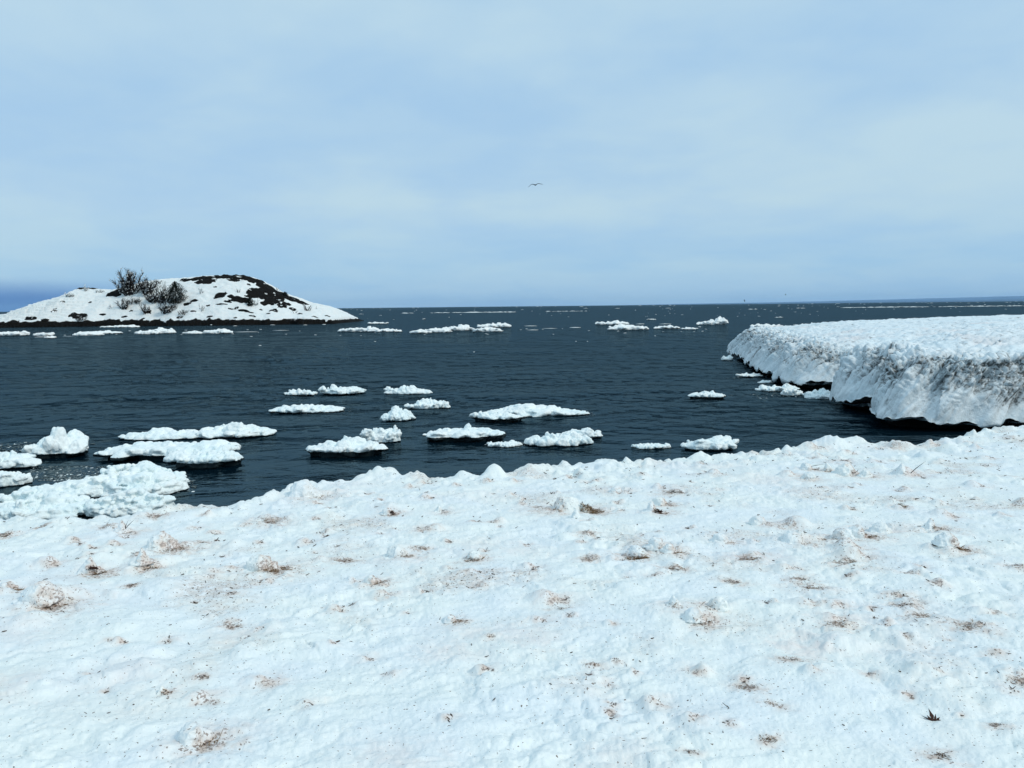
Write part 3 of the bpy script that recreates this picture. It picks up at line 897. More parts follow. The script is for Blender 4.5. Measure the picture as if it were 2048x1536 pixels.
def isl_z(x, y, fine=True):
    x = np.asarray(x, float); y = np.asarray(y, float)
    r = np.interp(x, irx, irz)
    yf = isl_front(x)
    endf = smooth(XR + 0.2, XR - 3.5, x)
    v = (y - yf) / (YR - yf)
    vb = (y - YR) / 26.0
    front = 1.15 + (r - 1.15) * np.clip(np.sin(np.clip(v, 0, 1) * math.pi / 2), 0, 1) ** 1.1
    back = r * np.cos(np.clip(vb, 0, 1.2) * math.pi / 2)
    z = np.where(y < YR, front, back)
    z = np.minimum(z, 12 * np.clip((y - yf + 0.15), -1, 5))
    if fine:
        z = z + 0.9 * (np.abs(fbm(x * 0.22, y * 0.4, octs=4, seed=142)) - 0.15) * smooth(0.02, 0.3, v) * smooth(1.0, 0.8, v) + 0.22 * perlin(x * 0.7, y * 1.2, seed=143) + 0.10 * perlin(x * 1.9, y * 2.6, seed=145)
        # stacked shore ice on the left shoulder
        zl = z + 0.9 * fbm(x * 0.16, y * 0.12, octs=3, seed=144)
        stp = 0.7 * (zl / 0.7 - np.floor(zl / 0.7))
        z = z - 0.75 * (stp - 0.35) * smooth(-108, -116, x) * smooth(0.02, 0.1, v) * smooth(0.75, 0.35, v)
    return z * endf - 0.6 * (1 - endf)


gx = np.linspace(XL, XR, 620); gy = np.concatenate([np.linspace(184.0, 191.0, 34, endpoint=False), np.linspace(191, 211, 90, endpoint=False), np.linspace(211, 238, 24)])
GX, GY = np.meshgrid(gx, gy, indexing='ij')
GZ = isl_z(GX, GY)
yf_ = isl_front(GX)
lipz = 1.18 + 0.55 * perlin(GX * 0.16, GY * 0, seed=151) + 0.4 * perlin(GX * 0.8, GY * 0, seed=152)
inner = GY - yf_
# snow sheet: ends in a ragged lip above the black foot
cut_ = 0.55 + 0.9 * perlin(GX * 0.35, GY * 0, seed=154) + 0.5 * perlin(GX * 1.4, GY * 0, seed=155)
ZSn = np.where(inner > cut_, GZ + 0.12, GZ + 0.12 - 1.6 * (cut_ - inner))
ZSn = np.where(GZ < lipz + 0.05, np.minimum(ZSn, GZ - 0.35), ZSn)
island = bpy.data.objects.new('island', None); COL.objects.link(island); island.location = (float((XL + XR) / 2), 209.0, 0)
tagp(island, 'snow covered rocky island with bare shrubs and a black rock foot', kind='structure')


def kid(name, me):
    o = link(name, me)
    o.parent = island
    o.matrix_parent_inverse = Matrix.Translation(-island.location)
    return o


ZR = np.minimum(GZ, 90) - 0.25 * smooth(1.0, 2.2, inner) + 0.25 * (np.abs(perlin(GX * 0.5, GY * 0.5, GZ * 0.6, seed=153)) - 0.2)
kid('rock_base', mesh_np('rock_base', np.stack([GX, GY, np.maximum(ZR, -0.9)], -1).reshape(-1, 3), grid_faces(*GX.shape), M['rock']))
kid('snow_cover', mesh_np('snow_cover', np.stack([GX, GY, ZSn], -1).reshape(-1, 3), grid_faces(*GX.shape), M['island_snow']))

# bare rock ledges showing through: photo px centre, half width, half height
OUT = [(425, 556, 56, 3.2), (480, 554.5, 36, 4.2), (508, 561, 20, 5.5), (411, 564, 19, 3.2), (470, 562, 16, 1.6), (523, 570, 15, 6), (540, 579, 14, 7), (514, 590, 16, 7.5), (534, 589, 14, 7),
       (540, 602, 10, 8), (556, 601, 11, 7), (562, 590, 12, 4.5), (586, 599, 18, 4.5), (604, 606, 12, 3), (573, 609, 8, 2), (563, 613, 9, 2.8), (479, 601, 19, 4.2), (440, 594, 12, 2), (464, 594, 9, 1.6),
       (454, 604, 10, 2), (442, 609, 12, 1.4), (494, 623, 16, 2.4), (548, 622, 8, 1.4), (388, 602, 10, 2.6), (386, 623, 5, 1.6), (375, 609, 9, 2.6), (236, 586, 15, 5), (173, 576, 4, 6), (186, 577, 9, 2.2),
       (157, 633, 17, 4), (60, 637, 12, 4), (462, 619, 4, 1.4), (473, 618, 3, 1.2), (528, 609, 5, 3), (330, 627, 4, 2.5), (296, 625, 5, 3), (262, 622, 3, 1), (430, 575, 3, 1), (498, 570, 3, 1.2), (450, 586, 2.5, 1), (522, 620, 3, 1), (416, 612, 3, 1), (505, 633, 5, 1.2), (536, 628, 4, 1), (585, 620, 5, 1.4), (600, 628, 4, 1.2),
       (630, 634, 5, 1.2), (655, 632, 4, 1.2), (110, 622, 4, 1.2), (205, 630, 5, 1.2), (250, 634, 6, 1.4), (360, 636, 5, 1.4), (420, 634, 5, 1.2), (470, 637, 4, 1.2), (180, 606, 3, 1), (125, 604, 3, 1), (25, 644, 8, 2.5), (90, 640, 7, 2.4)]
for k, (cx_, cy_, rw, rh) in enumerate(OUT):
    c0 = march(cx_, cy_, lambda a, b: isl_z(a, b, True), 180, 240, 900)
    lo = march(cx_, cy_ + rh, lambda a, b: isl_z(a, b, True), 180, 240, 900)
    hw = rw * c0.y / FPX
    hy = min(max(abs(c0.y - lo.y), 0.22), 4.5)
    hb = min(0.55, 0.08 + 0.10 * rh)
    nu, nv = max(12, int(rw * 1.2)), 12
    if rw < 6: hw *= 1.2
    u = np.linspace(-1, 1, nu); v = np.linspace(-1, 1, nv)
    Uo, Vo = np.meshgrid(u, v, indexing='ij')
    xx = c0.x + Uo * hw * 1.15; yy = c0.y + Vo * hy * 1.25 + 0.25 * hy * perlin(xx * 0.5, Vo * 0, seed=160 + k)
    rr_ = np.hypot(Uo, Vo) + 0.42 * perlin(xx * 0.28, yy * 1.1, seed=170 + k) + 0.25 * perlin(xx * 0.8, yy * 2.2, seed=171 + k)
    bumpz = np.clip(1.0 - rr_ ** 1.5, -0.7, 0.45)
    zz_ = isl_z(xx, yy) + 0.12 + hb * bumpz + 0.4 * hb * perlin(xx * 1.3, yy * 1.3, seed=172)
    kid('rock_outcrop', mesh_np('rock_outcrop', np.stack([xx, yy, zz_], -1).reshape(-1, 3), grid_faces(nu, nv), M['rock']))
# ================================================================== SHAPING TOOLS FOR ICE AND SNOW LUMPS
def ico(sub):
    bm = bmesh.new()
    bmesh.ops.create_icosphere(bm, subdivisions=sub, radius=1.0)
    v = np.array([x.co[:] for x in bm.verts]); f = np.array([[q.index for q in x.verts] for x in bm.faces])
    bm.free()
    return v, f


ICO1, ICO2 = ico(1), ico(2)
MI = 0


def rotm(a, b, c):
    return np.array(Euler((a, b, c)).to_matrix())


def lump(rs, cx, cy, cz, sx, sy, sz, rot=None, rough=0.22, base=ICO2, point=0.0):
    v, f = base
    s = rs.randint(0, 999)
    d = 1 + rough * perlin(v[:, 0] * 1.3 + s, v[:, 1] * 1.3, v[:, 2] * 1.3, seed=7)
    w = v * d[:, None]
    if point:
        w = w.copy()
        k = np.clip(w[:, 2], 0, None)
        w[:, 0] *= 1 - point * k; w[:, 1] *= 1 - point * k
    w = w * np.array([sx, sy, sz])
    if rot is not None:
        w = w @ rot.T
    return w + np.array([cx, cy, cz]), f


def fuse(parts, voxel, disp=None):
    """voxel-fuse closed pieces into one skin; returns co, list of face arrays"""
    vs, fs, off = [], {}, 0
    for v, f in parts:
        vs.append(v)
        fs.setdefault(f.shape[1], []).append(f + off)
        off += len(v)
    me = mesh_np('tmp', np.concatenate(vs), [np.concatenate(x) for x in fs.values()])
    o = bpy.data.objects.new('tmp', me)
    COL.objects.link(o)
    md = o.modifiers.new('r', 'REMESH'); md.mode = 'VOXEL'; md.voxel_size = voxel; md.adaptivity = 0
    sm_ = o.modifiers.new('s', 'SMOOTH'); sm_.factor = 0.5; sm_.iterations = 1
    dg = bpy.context.evaluated_depsgraph_get()
    e = o.evaluated_get(dg)
    m2 = e.to_mesh()
    n = len(m2.vertices); co = np.empty(n * 3, np.float32); m2.vertices.foreach_get('co', co); co = co.reshape(-1, 3)
    nr = np.empty(n * 3, np.float32); m2.vertices.foreach_get('normal', nr); nr = nr.reshape(-1, 3)
    nl = len(m2.loops); li = np.empty(nl, np.int32); m2.loops.foreach_get('vertex_index', li)
    faces = li.reshape(-1, 4)
    e.to_mesh_clear()
    bpy.data.objects.remove(o); bpy.data.meshes.remove(me)
    if disp:
        co = co + nr * disp(co)[:, None]
    return co, faces, nr


def slab(rs, L_, D_, th, low, rag=0.18, core=0.72, nseg=56):
    """floating slab: ragged outline, overhanging rim, waterline notch and a keel. Closed."""
    a = np.linspace(0, 2 * math.pi, nseg, endpoint=False)
    s = rs.randint(0, 9999)
    ra = 1 + rag * perlin(np.cos(a) * 1.4 + s, np.sin(a) * 1.4, seed=3) + rag * 0.5 * perlin(np.cos(a) * 4 + s, np.sin(a) * 4, seed=4)
    # squarish plan
    qe = rs.uniform(1.7, 2.4); q = (np.abs(np.cos(a)) ** qe + np.abs(np.sin(a)) ** qe) ** (-1 / qe)
    lowf = np.clip(0.75 + 1.3 * perlin(np.cos(a) * 1.6 + s, np.sin(a) * 1.6, seed=14), 0.05, 1.35)
    taper = 1 - (0.25 if core > .88 else 0.5) * np.abs(np.cos(a)) ** 3
    ra = ra * q
    ra /= max(np.abs(np.cos(a) * ra).max(), 1e-6)
    rings = [(0.35, th), (0.7, th * 0.95), (0.92, th * 0.8), (1.0, th * 0.55), (0.99, low * 1.15), (0.94, low), (core, low * 0.8), (core * 0.96, -0.05), (core, -0.25), (core * 0.5, -0.32)]
    vs = []
    for (rr, z) in rings:
        zz = z + (0.12 * th * perlin(np.cos(a) * 2 * rr + s, np.sin(a) * 2 * rr, seed=9) if z > low * 1.3 else 0)
        if z > low * 1.3:
            zz = low + (zz - low) * (1 - (1 - taper) * rr)
        elif z > 0:
            zz = z * lowf
        vs.append(np.stack([np.cos(a) * ra * rr * L_ / 2, np.sin(a) * ra * rr * D_ / 2, zz + 0 * a], -1))
    v = np.concatenate(vs)
    nr_ = len(rings)
    i = np.arange(nseg); j = (i + 1) % nseg
    fs = []
    for k in range(nr_ - 1):
        fs.append(np.stack([k * nseg + i, (k + 1) * nseg + i, (k + 1) * nseg + j, k * nseg + j], -1))
    quads = np.concatenate(fs)
    tris = np.stack([np.full(nseg, nr_ * nseg), i, j], -1)
    tris2 = np.stack([np.full(nseg, nr_ * nseg + 1), (nr_ - 1) * nseg + j, (nr_ - 1) * nseg + i], -1)
    v = np.concatenate([v, [[0, 0, th], [0, 0, -0.32]]])
    # return as triangles only
    tq = np.concatenate([quads[:, [0, 1, 2]], quads[:, [0, 2, 3]]])
    return v, np.concatenate([tq, tris, tris2])


def make_floe(name, seed, box, h=None, depth=0.5, thick=0.35, under=1.0, lumps=40, lsz=0.11, prof=None, far=False, flat=False, rag=0.34, core=0.86, mat=None, ang=0.0, pointy=0.35, squash=0):
    """box = photo px x0, x1, y_top, y_base.  prof = [(u, height factor)] from left to right.
    Placed on the water where it floats; real size follows from the distance."""
    rs = np.random.RandomState(seed)
    x0, x1, yt, yb = box
    gap = (0.012 + 0.035 * (under > 1) + 0.03 * (under > 1.5)) * min(1.0, (x1 - x0) / 90.0) * (1 if under > 0.5 else 0.3)
    front = at_z((x0 + x1) / 2, yb, gap)
    d0 = front.y
    wpx = x1 - x0
    W = wpx * d0 / FPX
    D = W * depth
    cy = d0 + D / 2
    W = wpx * cy / FPX
    cxm = at_y((x0 + x1) / 2, yb, cy).x
    hor_y = pix((cxm * 1e4, cy * 1e4, EYE))[1]
    H = EYE - (yt - hor_y) * (cy + 0.1 * D) / FPX
    H = max(H, 0.05) if h is None else h
    th = max(H * thick, 0.03) + gap
    low = (min(0.26 * th + 0.02, 0.10) if under > 1 else min(0.10 * th + 0.01, 0.04)) + gap
    vox = max(0.016, cy / 745.0 * (0.62 if not far else 0.8))
    prof = prof or [(-1, .5), (-.3, .85), (.2, 1), (1, .5)]
    pu = [q_[0] for q_ in prof]; ph = [q_[1] for q_ in prof]
    parts = [slab(rs, W * 0.97, D, th, low, rag, core)]
    n = lumps
    for k in range(n):
        # crowd lumps over the slab, more on the rim
        r = math.sqrt(rs.uniform(0.0, 1.0)) * 0.93
        if k % 3 == 0:
            r = rs.uniform(0.84, 0.97)
        a = rs.uniform(0, 2 * math.pi)
        ux, uy = r * math.cos(a), r * math.sin(a)
        target = float(np.interp(ux, pu, ph)) * H
        fall = (1 - 0.55 * abs(uy) ** 1.6)
        zt = max(th * (1 - .5 * abs(ux) ** 3), target * fall * (rs.uniform(0.8, 1.06) if far else rs.uniform(0.5, 1.06)))
        s = W * lsz * min(2.2, math.exp(rs.normal() * 0.5 - 0.25)) * (0.75 if r > 0.8 else 1)
        s = min(s, D * 0.30)
        sz = min(max((zt - th * 0.6) * 0.62, s * 0.35), s * 2.2) if not flat else s * 0.3
        if squash:
            sz = s * squash
        cz = min(zt - sz * 0.8, zt)
        if flat:
            cz = th * 0.8
        rot = rotm(rs.uniform(-.35, .35), rs.uniform(-.35, .35), rs.uniform(0, 6.28))
        parts.append(lump(rs, ux * W / 2 * 0.95, uy * D / 2 * 0.95, cz, s * rs.uniform(.7, 1.2), s * rs.uniform(.6, 1.0), sz, rot, 0.30, ICO2 if vox < 0.05 else ICO1, pointy * rs.uniform(0.2, 1)))
        # fill below tall lumps
        if zt > th * 1.6 and not flat:
            parts.append(lump(rs, ux * W / 2 * 0.9, uy * D / 2 * 0.9, (zt) * 0.45, s * 1.25, min(s * 1.1, D * .3), zt * 0.42, None, 0.2, ICO1))
    fz = 1.0 / max(W * 0.05, vox * 3)

    f2 = 1.0 / max(0.05, vox * 3.2)

    def dsp(c):
        up = smooth(low * 0.9, low * 1.6 + 0.01, c[:, 2])
        return up * vox * 0.9 * (np.abs(perlin(c[:, 0] * f2 * .8, c[:, 1] * f2 * .8, c[:, 2] * f2, seed=seed + 2)) - .25) + (vox * 1.0) * perlin(c[:, 0] * fz, c[:, 1] * fz, c[:, 2] * fz, seed=seed) + up * vox * 2.0 * (np.abs(perlin(c[:, 0] * fz * .5, c[:, 1] * fz * .5, c[:, 2] * fz * .7, seed=seed + 1)) - .2)
    co, fc, nr = fuse(parts, vox, dsp)
    kz = np.clip((H - low) / max(float(co[:, 2].max()) - low, 1e-3), .15 if far else .7, 1.7)
    co[:, 2] = np.where(co[:, 2] > low, low + (co[:, 2] - low) * kz, co[:, 2])
    kx = np.clip(W / max(float(np.ptp(co[:, 0])), 1e-3), .85, 1.15); co[:, 0] = (co[:, 0] - (co[:, 0].max() + co[:, 0].min()) / 2) * kx
    cz = co[fc][:, :, 2].mean(1); nz = nr[fc][:, :, 2].mean(1)
    ccx = co[fc][:, :, 0].mean(1) / (W / 2); ccy = co[fc][:, :, 1].mean(1) / (D / 2)
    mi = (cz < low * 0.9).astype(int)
    me = mesh_np(name, co, fc, [mat or (M['floe_far'] if far else M['floe']), M['shade_ice']], matidx=mi)
    o = link(name, me, loc=(cxm, cy, 0))
    o.rotation_euler.z = ang
    return o


FLOES = [
    # seed, (x0,x1,yt,yb), options, label, group
    (151, (58, 189, 850, 914), dict(under=1.2, core=.90, depth=.75, thick=.28, lumps=46, lsz=.15, prof=[(-1, .25), (-.5, .45), (-.1, .85), (.15, 1), (.35, .9), (.6, .5), (1, .35)]), 'domed two tier ice floe with a grey flank near the left frame edge', 'n'),
    (2, (-50, 84, 901, 941), dict(depth=.6, thick=.5, lumps=40, lsz=.12, prof=[(-1, .8), (0, 1), (1, .45)]), 'snow topped ice floe cut off by the left frame edge', 'n'),
    (3, (192, 484, 881, 918), dict(under=2, core=.90, depth=.34, thick=.5, lumps=110, lsz=.07, prof=[(-1, .35), (-.75, .75), (-.3, .8), (.2, .75), (.7, 1), (1, .6)]), 'longest floe of the left pack, with a dark undercut along its front', 'n'),
    (4, (240, 425, 856, 879), dict(squash=.7, depth=.35, thick=.42, lumps=70, lsz=.08, prof=[(-1, .3), (-.4, .7), (0, 1), (.5, .8), (1, .6)]), 'low rubble floe behind the longest floe at the left', 'n'),
    (5, (390, 554, 843, 877), dict(depth=.55, thick=.34, lumps=70, lsz=.09, prof=[(-1, .4), (-.3, .8), (.2, 1), (.35, .85), (1, .25)]), 'peaked rubble floe trailing off to the right, farthest of the left pack', 'n'),
    (6, (330, 487, 899, 934), dict(mat=M['raft'], under=2, core=.90, depth=.6, thick=.5, lumps=70, lsz=.09, prof=[(-1, .7), (-.2, 1), (.5, .9), (1, .7)]), 'ice floe over a black shadowed undercut at the front right of the left pack', 'n'),
    (7, (205, 380, 926, 1000), dict(mat=M['raft'], depth=1.0, thick=.30, lumps=300, lsz=.075, squash=.55, under=.4, core=.9, prof=[(-1, .9), (0, 1), (.5, .7), (1, .4)]), 'heap of pale blue ice rubble between the long floe and the shore', 'n'),
    (8, (30, 250, 956, 1004), dict(mat=M['raft'], depth=.6, thick=.32, lumps=300, lsz=.055, squash=.5, under=.4, core=.92, prof=[(-1, .3), (-.2, .7), (.4, 1), (1, .8)]), 'greyish brash heap left of the pale blue rubble', 'n'),
    (9, (-20, 205, 980, 1046), dict(mat=M['raft'], depth=.55, thick=.30, lumps=330, lsz=.055, squash=.5, under=.3, core=.94, prof=[(-1, .7), (-.2, 1), (.3, .75), (1, .4)]), 'wide raft of blue white ice rubble lying against the shore at the left', 'n'),
    (90, (168, 351, 978, 1040), dict(mat=M['raft'], depth=.5, thick=.34, lumps=240, lsz=.06, squash=.5, under=.3, core=.94, prof=[(-1, .5), (-.3, .8), (.2, 1), (.8, .8), (1, .5)]), 'raft of ice rubble at the shore just right of the wide raft', 'n'),
    (10, (-20, 84, 1003, 1052), dict(mat=M['raft'], depth=.6, thick=.55, lumps=24, lsz=.16, under=.3, core=.95), 'smooth blue ice block wedged between raft and shore at the left frame edge', 'n'),
    (11, (-30, 62, 943, 976), dict(depth=.8, thick=.6, lumps=30, lsz=.12, flat=True, under=.3, core=.95), 'flat grey layered slush floe at the left frame edge', 'n'),
    (12, (608, 779, 872, 911), dict(under=2, core=.90, depth=.48, thick=.40, lumps=90, lsz=.085, prof=[(-1, .45), (-.7, .6), (-.2, .9), (.25, 1), (.45, .8), (1, .4)]), 'heaped ice floe with a black reflection, nearest to the shore left of centre', 'n'),
    (13, (719, 805, 852, 887), dict(depth=.5, thick=.42, lumps=30, lsz=.13, prof=[(-1, .5), (-.65, 1), (-.35, .65), (.3, .7), (.75, .9), (1, .55)]), 'saddle shaped ice floe with a horn on its left end', 'n'),
    (14, (843, 1014, 848, 880), dict(under=2, core=.90, depth=.4, thick=.42, lumps=80, lsz=.08, prof=[(-1, .45), (-.4, .65), (0, .7), (.12, 1), (.25, .7), (1, .45)]), 'flat ice floe with one pointed peak in its middle', 'n'),
    (15, (760, 832, 811, 843), dict(depth=.65, thick=.25, lumps=40, lsz=.17, prof=[(-1, .25), (-.5, .75), (-.1, 1), (.4, .8), (1, .3)]), 'single round snow mound floating in the middle of the bay', 'n'),
    (16, (808, 902, 795, 819), dict(depth=.5, thick=.38, lumps=46, lsz=.1, prof=[(-1, .35), (-.2, .75), (.25, 1), (.6, .8), (1, .35)]), 'small bumpy floe behind and right of the round mound', 'n'),
    (17, (767, 869, 769, 789), dict(squash=.7, depth=.4, thick=.42, lumps=44, lsz=.09, prof=[(-1, .85), (-.4, .75), (.1, 1), (1, .25)]), 'right one of the three floes in the farthest row of the bay', 'n'),
    (18, (638, 731, 768, 789), dict(depth=.45, thick=.5, lumps=44, lsz=.1, prof=[(-1, .8), (-.5, 1), (0, .75), (.4, .9), (1, .7)]), 'blocky middle one of the three floes in the farthest row of the bay', 'n'),
    (19, (567, 635, 776, 791), dict(depth=.4, thick=.4, lumps=34, lsz=.1, prof=[(-1, .4), (-.4, 1), (.1, .8), (1, .3)]), 'smallest, left one of the three floes in the farthest row of the bay', 'n'),
    (20, (536, 690, 807, 826), dict(depth=.42, thick=.35, lumps=110, lsz=.055, rag=.3, under=.3, core=.95, prof=[(-1, .2), (-.5, .8), (0, 1), (.5, .7), (1, .2)]), 'very low stretched slab of rubble left of the round mound', 'n'),
    (21, (937, 1052, 820, 841), dict(under=2, core=.90, depth=.42, thick=.38, lumps=50, lsz=.09, prof=[(-1, .8), (-.4, 1), (.2, .8), (1, .25)]), 'tilted floe with a dark gap beneath, in front of the long rubble slab', 'n'),
    (22, (983, 1180, 806, 834), dict(depth=.42, thick=.34, lumps=150, lsz=.055, rag=.28, under=.4, core=.9, prof=[(-1, .4), (-.45, 1), (.3, .8), (.7, .5), (1, .15)]), 'long rubble slab tapering to the right, right of centre', 'n'),
    (23, (1045, 1188, 864, 893), dict(squash=.7, depth=.4, thick=.42, lumps=80, lsz=.075, prof=[(-1, .5), (-.3, .8), (.2, .8), (.5, .7), (1, .4)]), 'long ice floe close to the shore, right of the flat peaked floe', 'n'),
    (24, (1108, 1206, 855, 877), dict(depth=.45, thick=.42, lumps=50, lsz=.09, prof=[(-1, .3), (-.1, .8), (.3, 1), (1, .5)]), 'floe half hidden behind the long shore side floe, right of centre', 'n'),
    (25, (972, 1046, 883, 895), dict(depth=.55, thick=.5, lumps=40, lsz=.06, flat=True, rag=.4, under=.2, core=.97), 'thin patch of slush between two floes right of the middle', 'n'),
    (26, (1376, 1453, 781, 797), dict(under=1.2, core=.90, depth=.5, thick=.45, lumps=34, lsz=.1, prof=[(-1, .45), (-.3, .8), (.2, 1), (.6, .7), (1, .35)]), 'lone white floe with a black underside in open water before the ice shelf', 'n'),
    (27, (1361, 1482, 873, 903), dict(depth=.5, thick=.62, lumps=14, lsz=.16, squash=.35, pointy=.0, prof=[(-1, .4), (-.2, .7), (.3, 1), (.7, .8), (1, .4)]), 'smooth green grey floe grounded just behind the lip, left of the ice shelf', 'n'),
    (28, (1262, 1342, 888, 899), dict(depth=.5, thick=.5, lumps=46, lsz=.05, flat=True, rag=.45, under=.2, core=.97), 'thin patch of slush left of the smooth grounded floe', 'n'),
    (29, (1510, 1598, 766, 784), dict(depth=.38, thick=.45, lumps=40, lsz=.085, prof=[(-1, .5), (-.5, .9), (.3, 1), (1, .5)]), 'knobbly floe left of the others at the foot of the ice shelf', 'n'),
    (30, (1562, 1606, 776, 792), dict(depth=.5, thick=.45, lumps=20, lsz=.15), 'smallest white floe touching the others at the foot of the ice shelf', 'n'),
    (31, (1605, 1684, 776, 799), dict(depth=.7, thick=.36, lumps=110, lsz=.07, under=.3, core=.93), 'crumbly rubble patch jammed against the ice shelf foot', 'n'),
    (32, (1470, 1526, 744, 754), dict(depth=.5, thick=.45, lumps=26, lsz=.1), 'thin floe in front of the far half of the ice shelf', 'n'),
    (33, (1514, 1545, 760, 767), dict(depth=.6, thick=.5, lumps=12, lsz=.13, flat=True), 'tiny flat floe between the thin floe and the knobbly floe', 'n'),
    (34, (1442, 1466, 709, 721), dict(depth=.7, thick=.4, lumps=14, lsz=.18), 'little rubble piece off the far tip of the ice shelf', 'n'),
]
FAR = [
    (40, (-25, 58, 661, 672), dict(depth=.5, prof=[(-1, .4), (.2, .5), (.7, 1), (1, .7)]), 'low white floe at the left frame edge below the island'),
    (41, (68, 109, 664, 672), dict(depth=.6), 'short white floe, second from the left below the island'),
    (42, (89, 112, 671, 676.5), dict(depth=.8), 'tiny white floe just in front of the second floe below the island'),
    (43, (150, 206, 662, 671.5), dict(depth=.6), 'pale humped floe overlapping the third long floe below the island'),
    (44, (162, 243, 660, 668), dict(depth=.5), 'third long floe below the left half of the island'),
    (45, (270, 322, 659, 669), dict(depth=.6), 'left piece of the stacked floe below the middle of the island'),
    (46, (300, 353, 654, 667), dict(depth=.6, prof=[(-1, .4), (-.2, 1), (.3, .8), (.7, .9), (1, .3)]), 'stacked peaked floe below the middle of the island'),
    (47, (366, 406, 660.5, 668), dict(depth=.5), 'dark edged flat floe right of the stacked floe'),
    (48, (405, 468, 656.5, 667.5), dict(depth=.5, prof=[(-1, .2), (0, .8), (.4, 1), (1, .3)]), 'wedge shaped floe below the right half of the island'),
    (49, (200, 279, 649, 655), dict(depth=.4), 'long thin floe hugging the black foot of the island'),
    (50, (-20, 60, 648, 655), dict(depth=.4), 'thin floe at the left frame edge against the island foot'),
    (51, (403, 413, 640.5, 651), dict(depth=.8, thick=.2, prof=[(-1, .3), (0, 1), (1, .4)]), 'tiny upright ice chunk before the middle of the island foot'),
    (52, (418, 440, 648, 651), dict(depth=.5), 'sliver of ice right of the tiny upright chunk at the island foot'),
    (53, (675, 760, 651.5, 663.5), dict(depth=.4, prof=[(-1, .5), (0, .6), (.5, 1), (1, .4)]), 'long floe off the right tip of the island'),
    (54, (735, 805, 656, 664), dict(depth=.4, prof=[(-1, .7), (0, 1), (1, .5)]), 'thin tail floe right behind the long floe off the island tip'),
    (55, (735, 777, 643, 647.5), dict(depth=.4), 'thin far floe above the long floe off the island tip'),
    (56, (818, 864, 657.5, 667), dict(depth=.6), 'left most piece of the middle cluster of far floes'),
    (57, (848, 905, 654.5, 665), dict(depth=.5), 'sloping floe in the left half of the middle far cluster'),
    (58, (883, 947, 648, 661.5), dict(depth=.5, thick=.55), 'flat topped floe in the heart of the middle far cluster'),
    (59, (945, 1007, 653, 664), dict(depth=.5), 'front right floe of the middle far cluster'),
    (60, (954, 1023, 644.5, 655), dict(depth=.5, thick=.6), 'dark footed flat floe at the back of the middle far cluster'),
    (61, (1190, 1258, 640, 649.5), dict(depth=.5, thick=.55), 'flat far floe, back left of the right far cluster'),
    (62, (1214, 1297, 647, 660), dict(depth=.5, prof=[(-1, .4), (-.5, 1), (.2, .9), (1, .3)]), 'humped floe in front of the right far cluster'),
    (63, (1306, 1362, 649, 657.5), dict(depth=.5, thick=.6), 'dark footed slab right of the humped far floe'),
    (64, (1361, 1395, 653.5, 659), dict(depth=.5), 'little trailing floe at the right end of the right far cluster'),
    (65, (1391, 1454, 632, 649.5), dict(depth=.6, thick=.3, lumps=30, prof=[(-1, .15), (-.3, .6), (.2, .95), (.7, 1), (1, .6)]), 'tall wedge shaped far floe left of the ice shelf tip'),
    (66, (1500, 1556, 646.5, 655.5), dict(depth=.5, thick=.55), 'far floe partly hidden behind the top of the ice shelf'),
    (67, (840, 852, 636, 638.5), dict(h=.25, depth=.6), 'single ice crumb between island and middle cluster'),
    (68, (1547, 1571, 631.5, 635), dict(h=.22, depth=.4), 'lone thin floe on the far water above the ice shelf tip'),
    (69, (855, 1032, 621.5, 625.3), dict(depth=.15, lumps=60, lsz=.02, thick=.6, h=.55), 'long white strip of ice near the horizon, left of centre'),
    (70, (1090, 1180, 620.5, 622.8), dict(depth=.2, lumps=30, lsz=.03, thick=.6, h=.4), 'shorter faint ice strip near the horizon, right of the long strip'),
    (71, (1670, 1860, 611.4, 614.8), dict(depth=.15, lumps=60, lsz=.02, thick=.6, h=.55), 'long ice strip near the horizon above the ice shelf'),
    (72, (1850, 2080, 610.0, 612.8), dict(depth=.12, lumps=60, lsz=.02, thick=.6, h=.55), 'ice strip near the horizon running out of the right frame edge'),
    (73, (1495, 1516, 616, 618.8), dict(h=.35, depth=.4), 'small far ice strip right of the dark low flying bird'),
    (74, (1290, 1312, 637, 639.5), dict(h=.25, depth=.6), 'small ice crumb behind the right far cluster'),
    (75, (1590, 1612, 614.2, 616.6), dict(h=.4, depth=.4), 'small far ice strip left of the long strip above the shelf'),
    (76, (640, 668, 623.6, 626.4), dict(h=.4, depth=.4), 'small white strip on the far water right behind the island'),
    (77, (800, 828, 624.6, 626.6), dict(h=.4, depth=.4), 'small far ice crumb just left of the long horizon strip'),
]
for (sd, box, kw, lab, _g) in FLOES:
    mt_ = M['floe']
    tagp(make_floe('ice_floe', sd, box, **kw), lab, 'ice floe', 'ice floes drifting in the bay')
for (sd, box, kw, lab) in FAR:
    k2_ = dict(thick=.62, lumps=36, lsz=.11); k2_.update(kw)
    tagp(make_floe('ice_floe', sd, box, far=True, **k2_), lab, 'ice floe', 'far ice floes beyond the bay')

# small brash, ice crumbs that nobody would count
rs = np.random.RandomState(77)
vs, fs, off = [], [], 0


def crumb(px, py, s, flatk=0.35):
    global off
    p_ = at_z(px, py, 0)
    v, f = lump(rs, p_.x, p_.y, s * 0.02, s * rs.uniform(.7, 1.9), s * rs.uniform(.5, 1), s * flatk * rs.uniform(.3, 1), rotm(0, 0, rs.uniform(0, 6)), .35, ICO1)
    vs.append(v); fs.append(f + off); off += len(v)


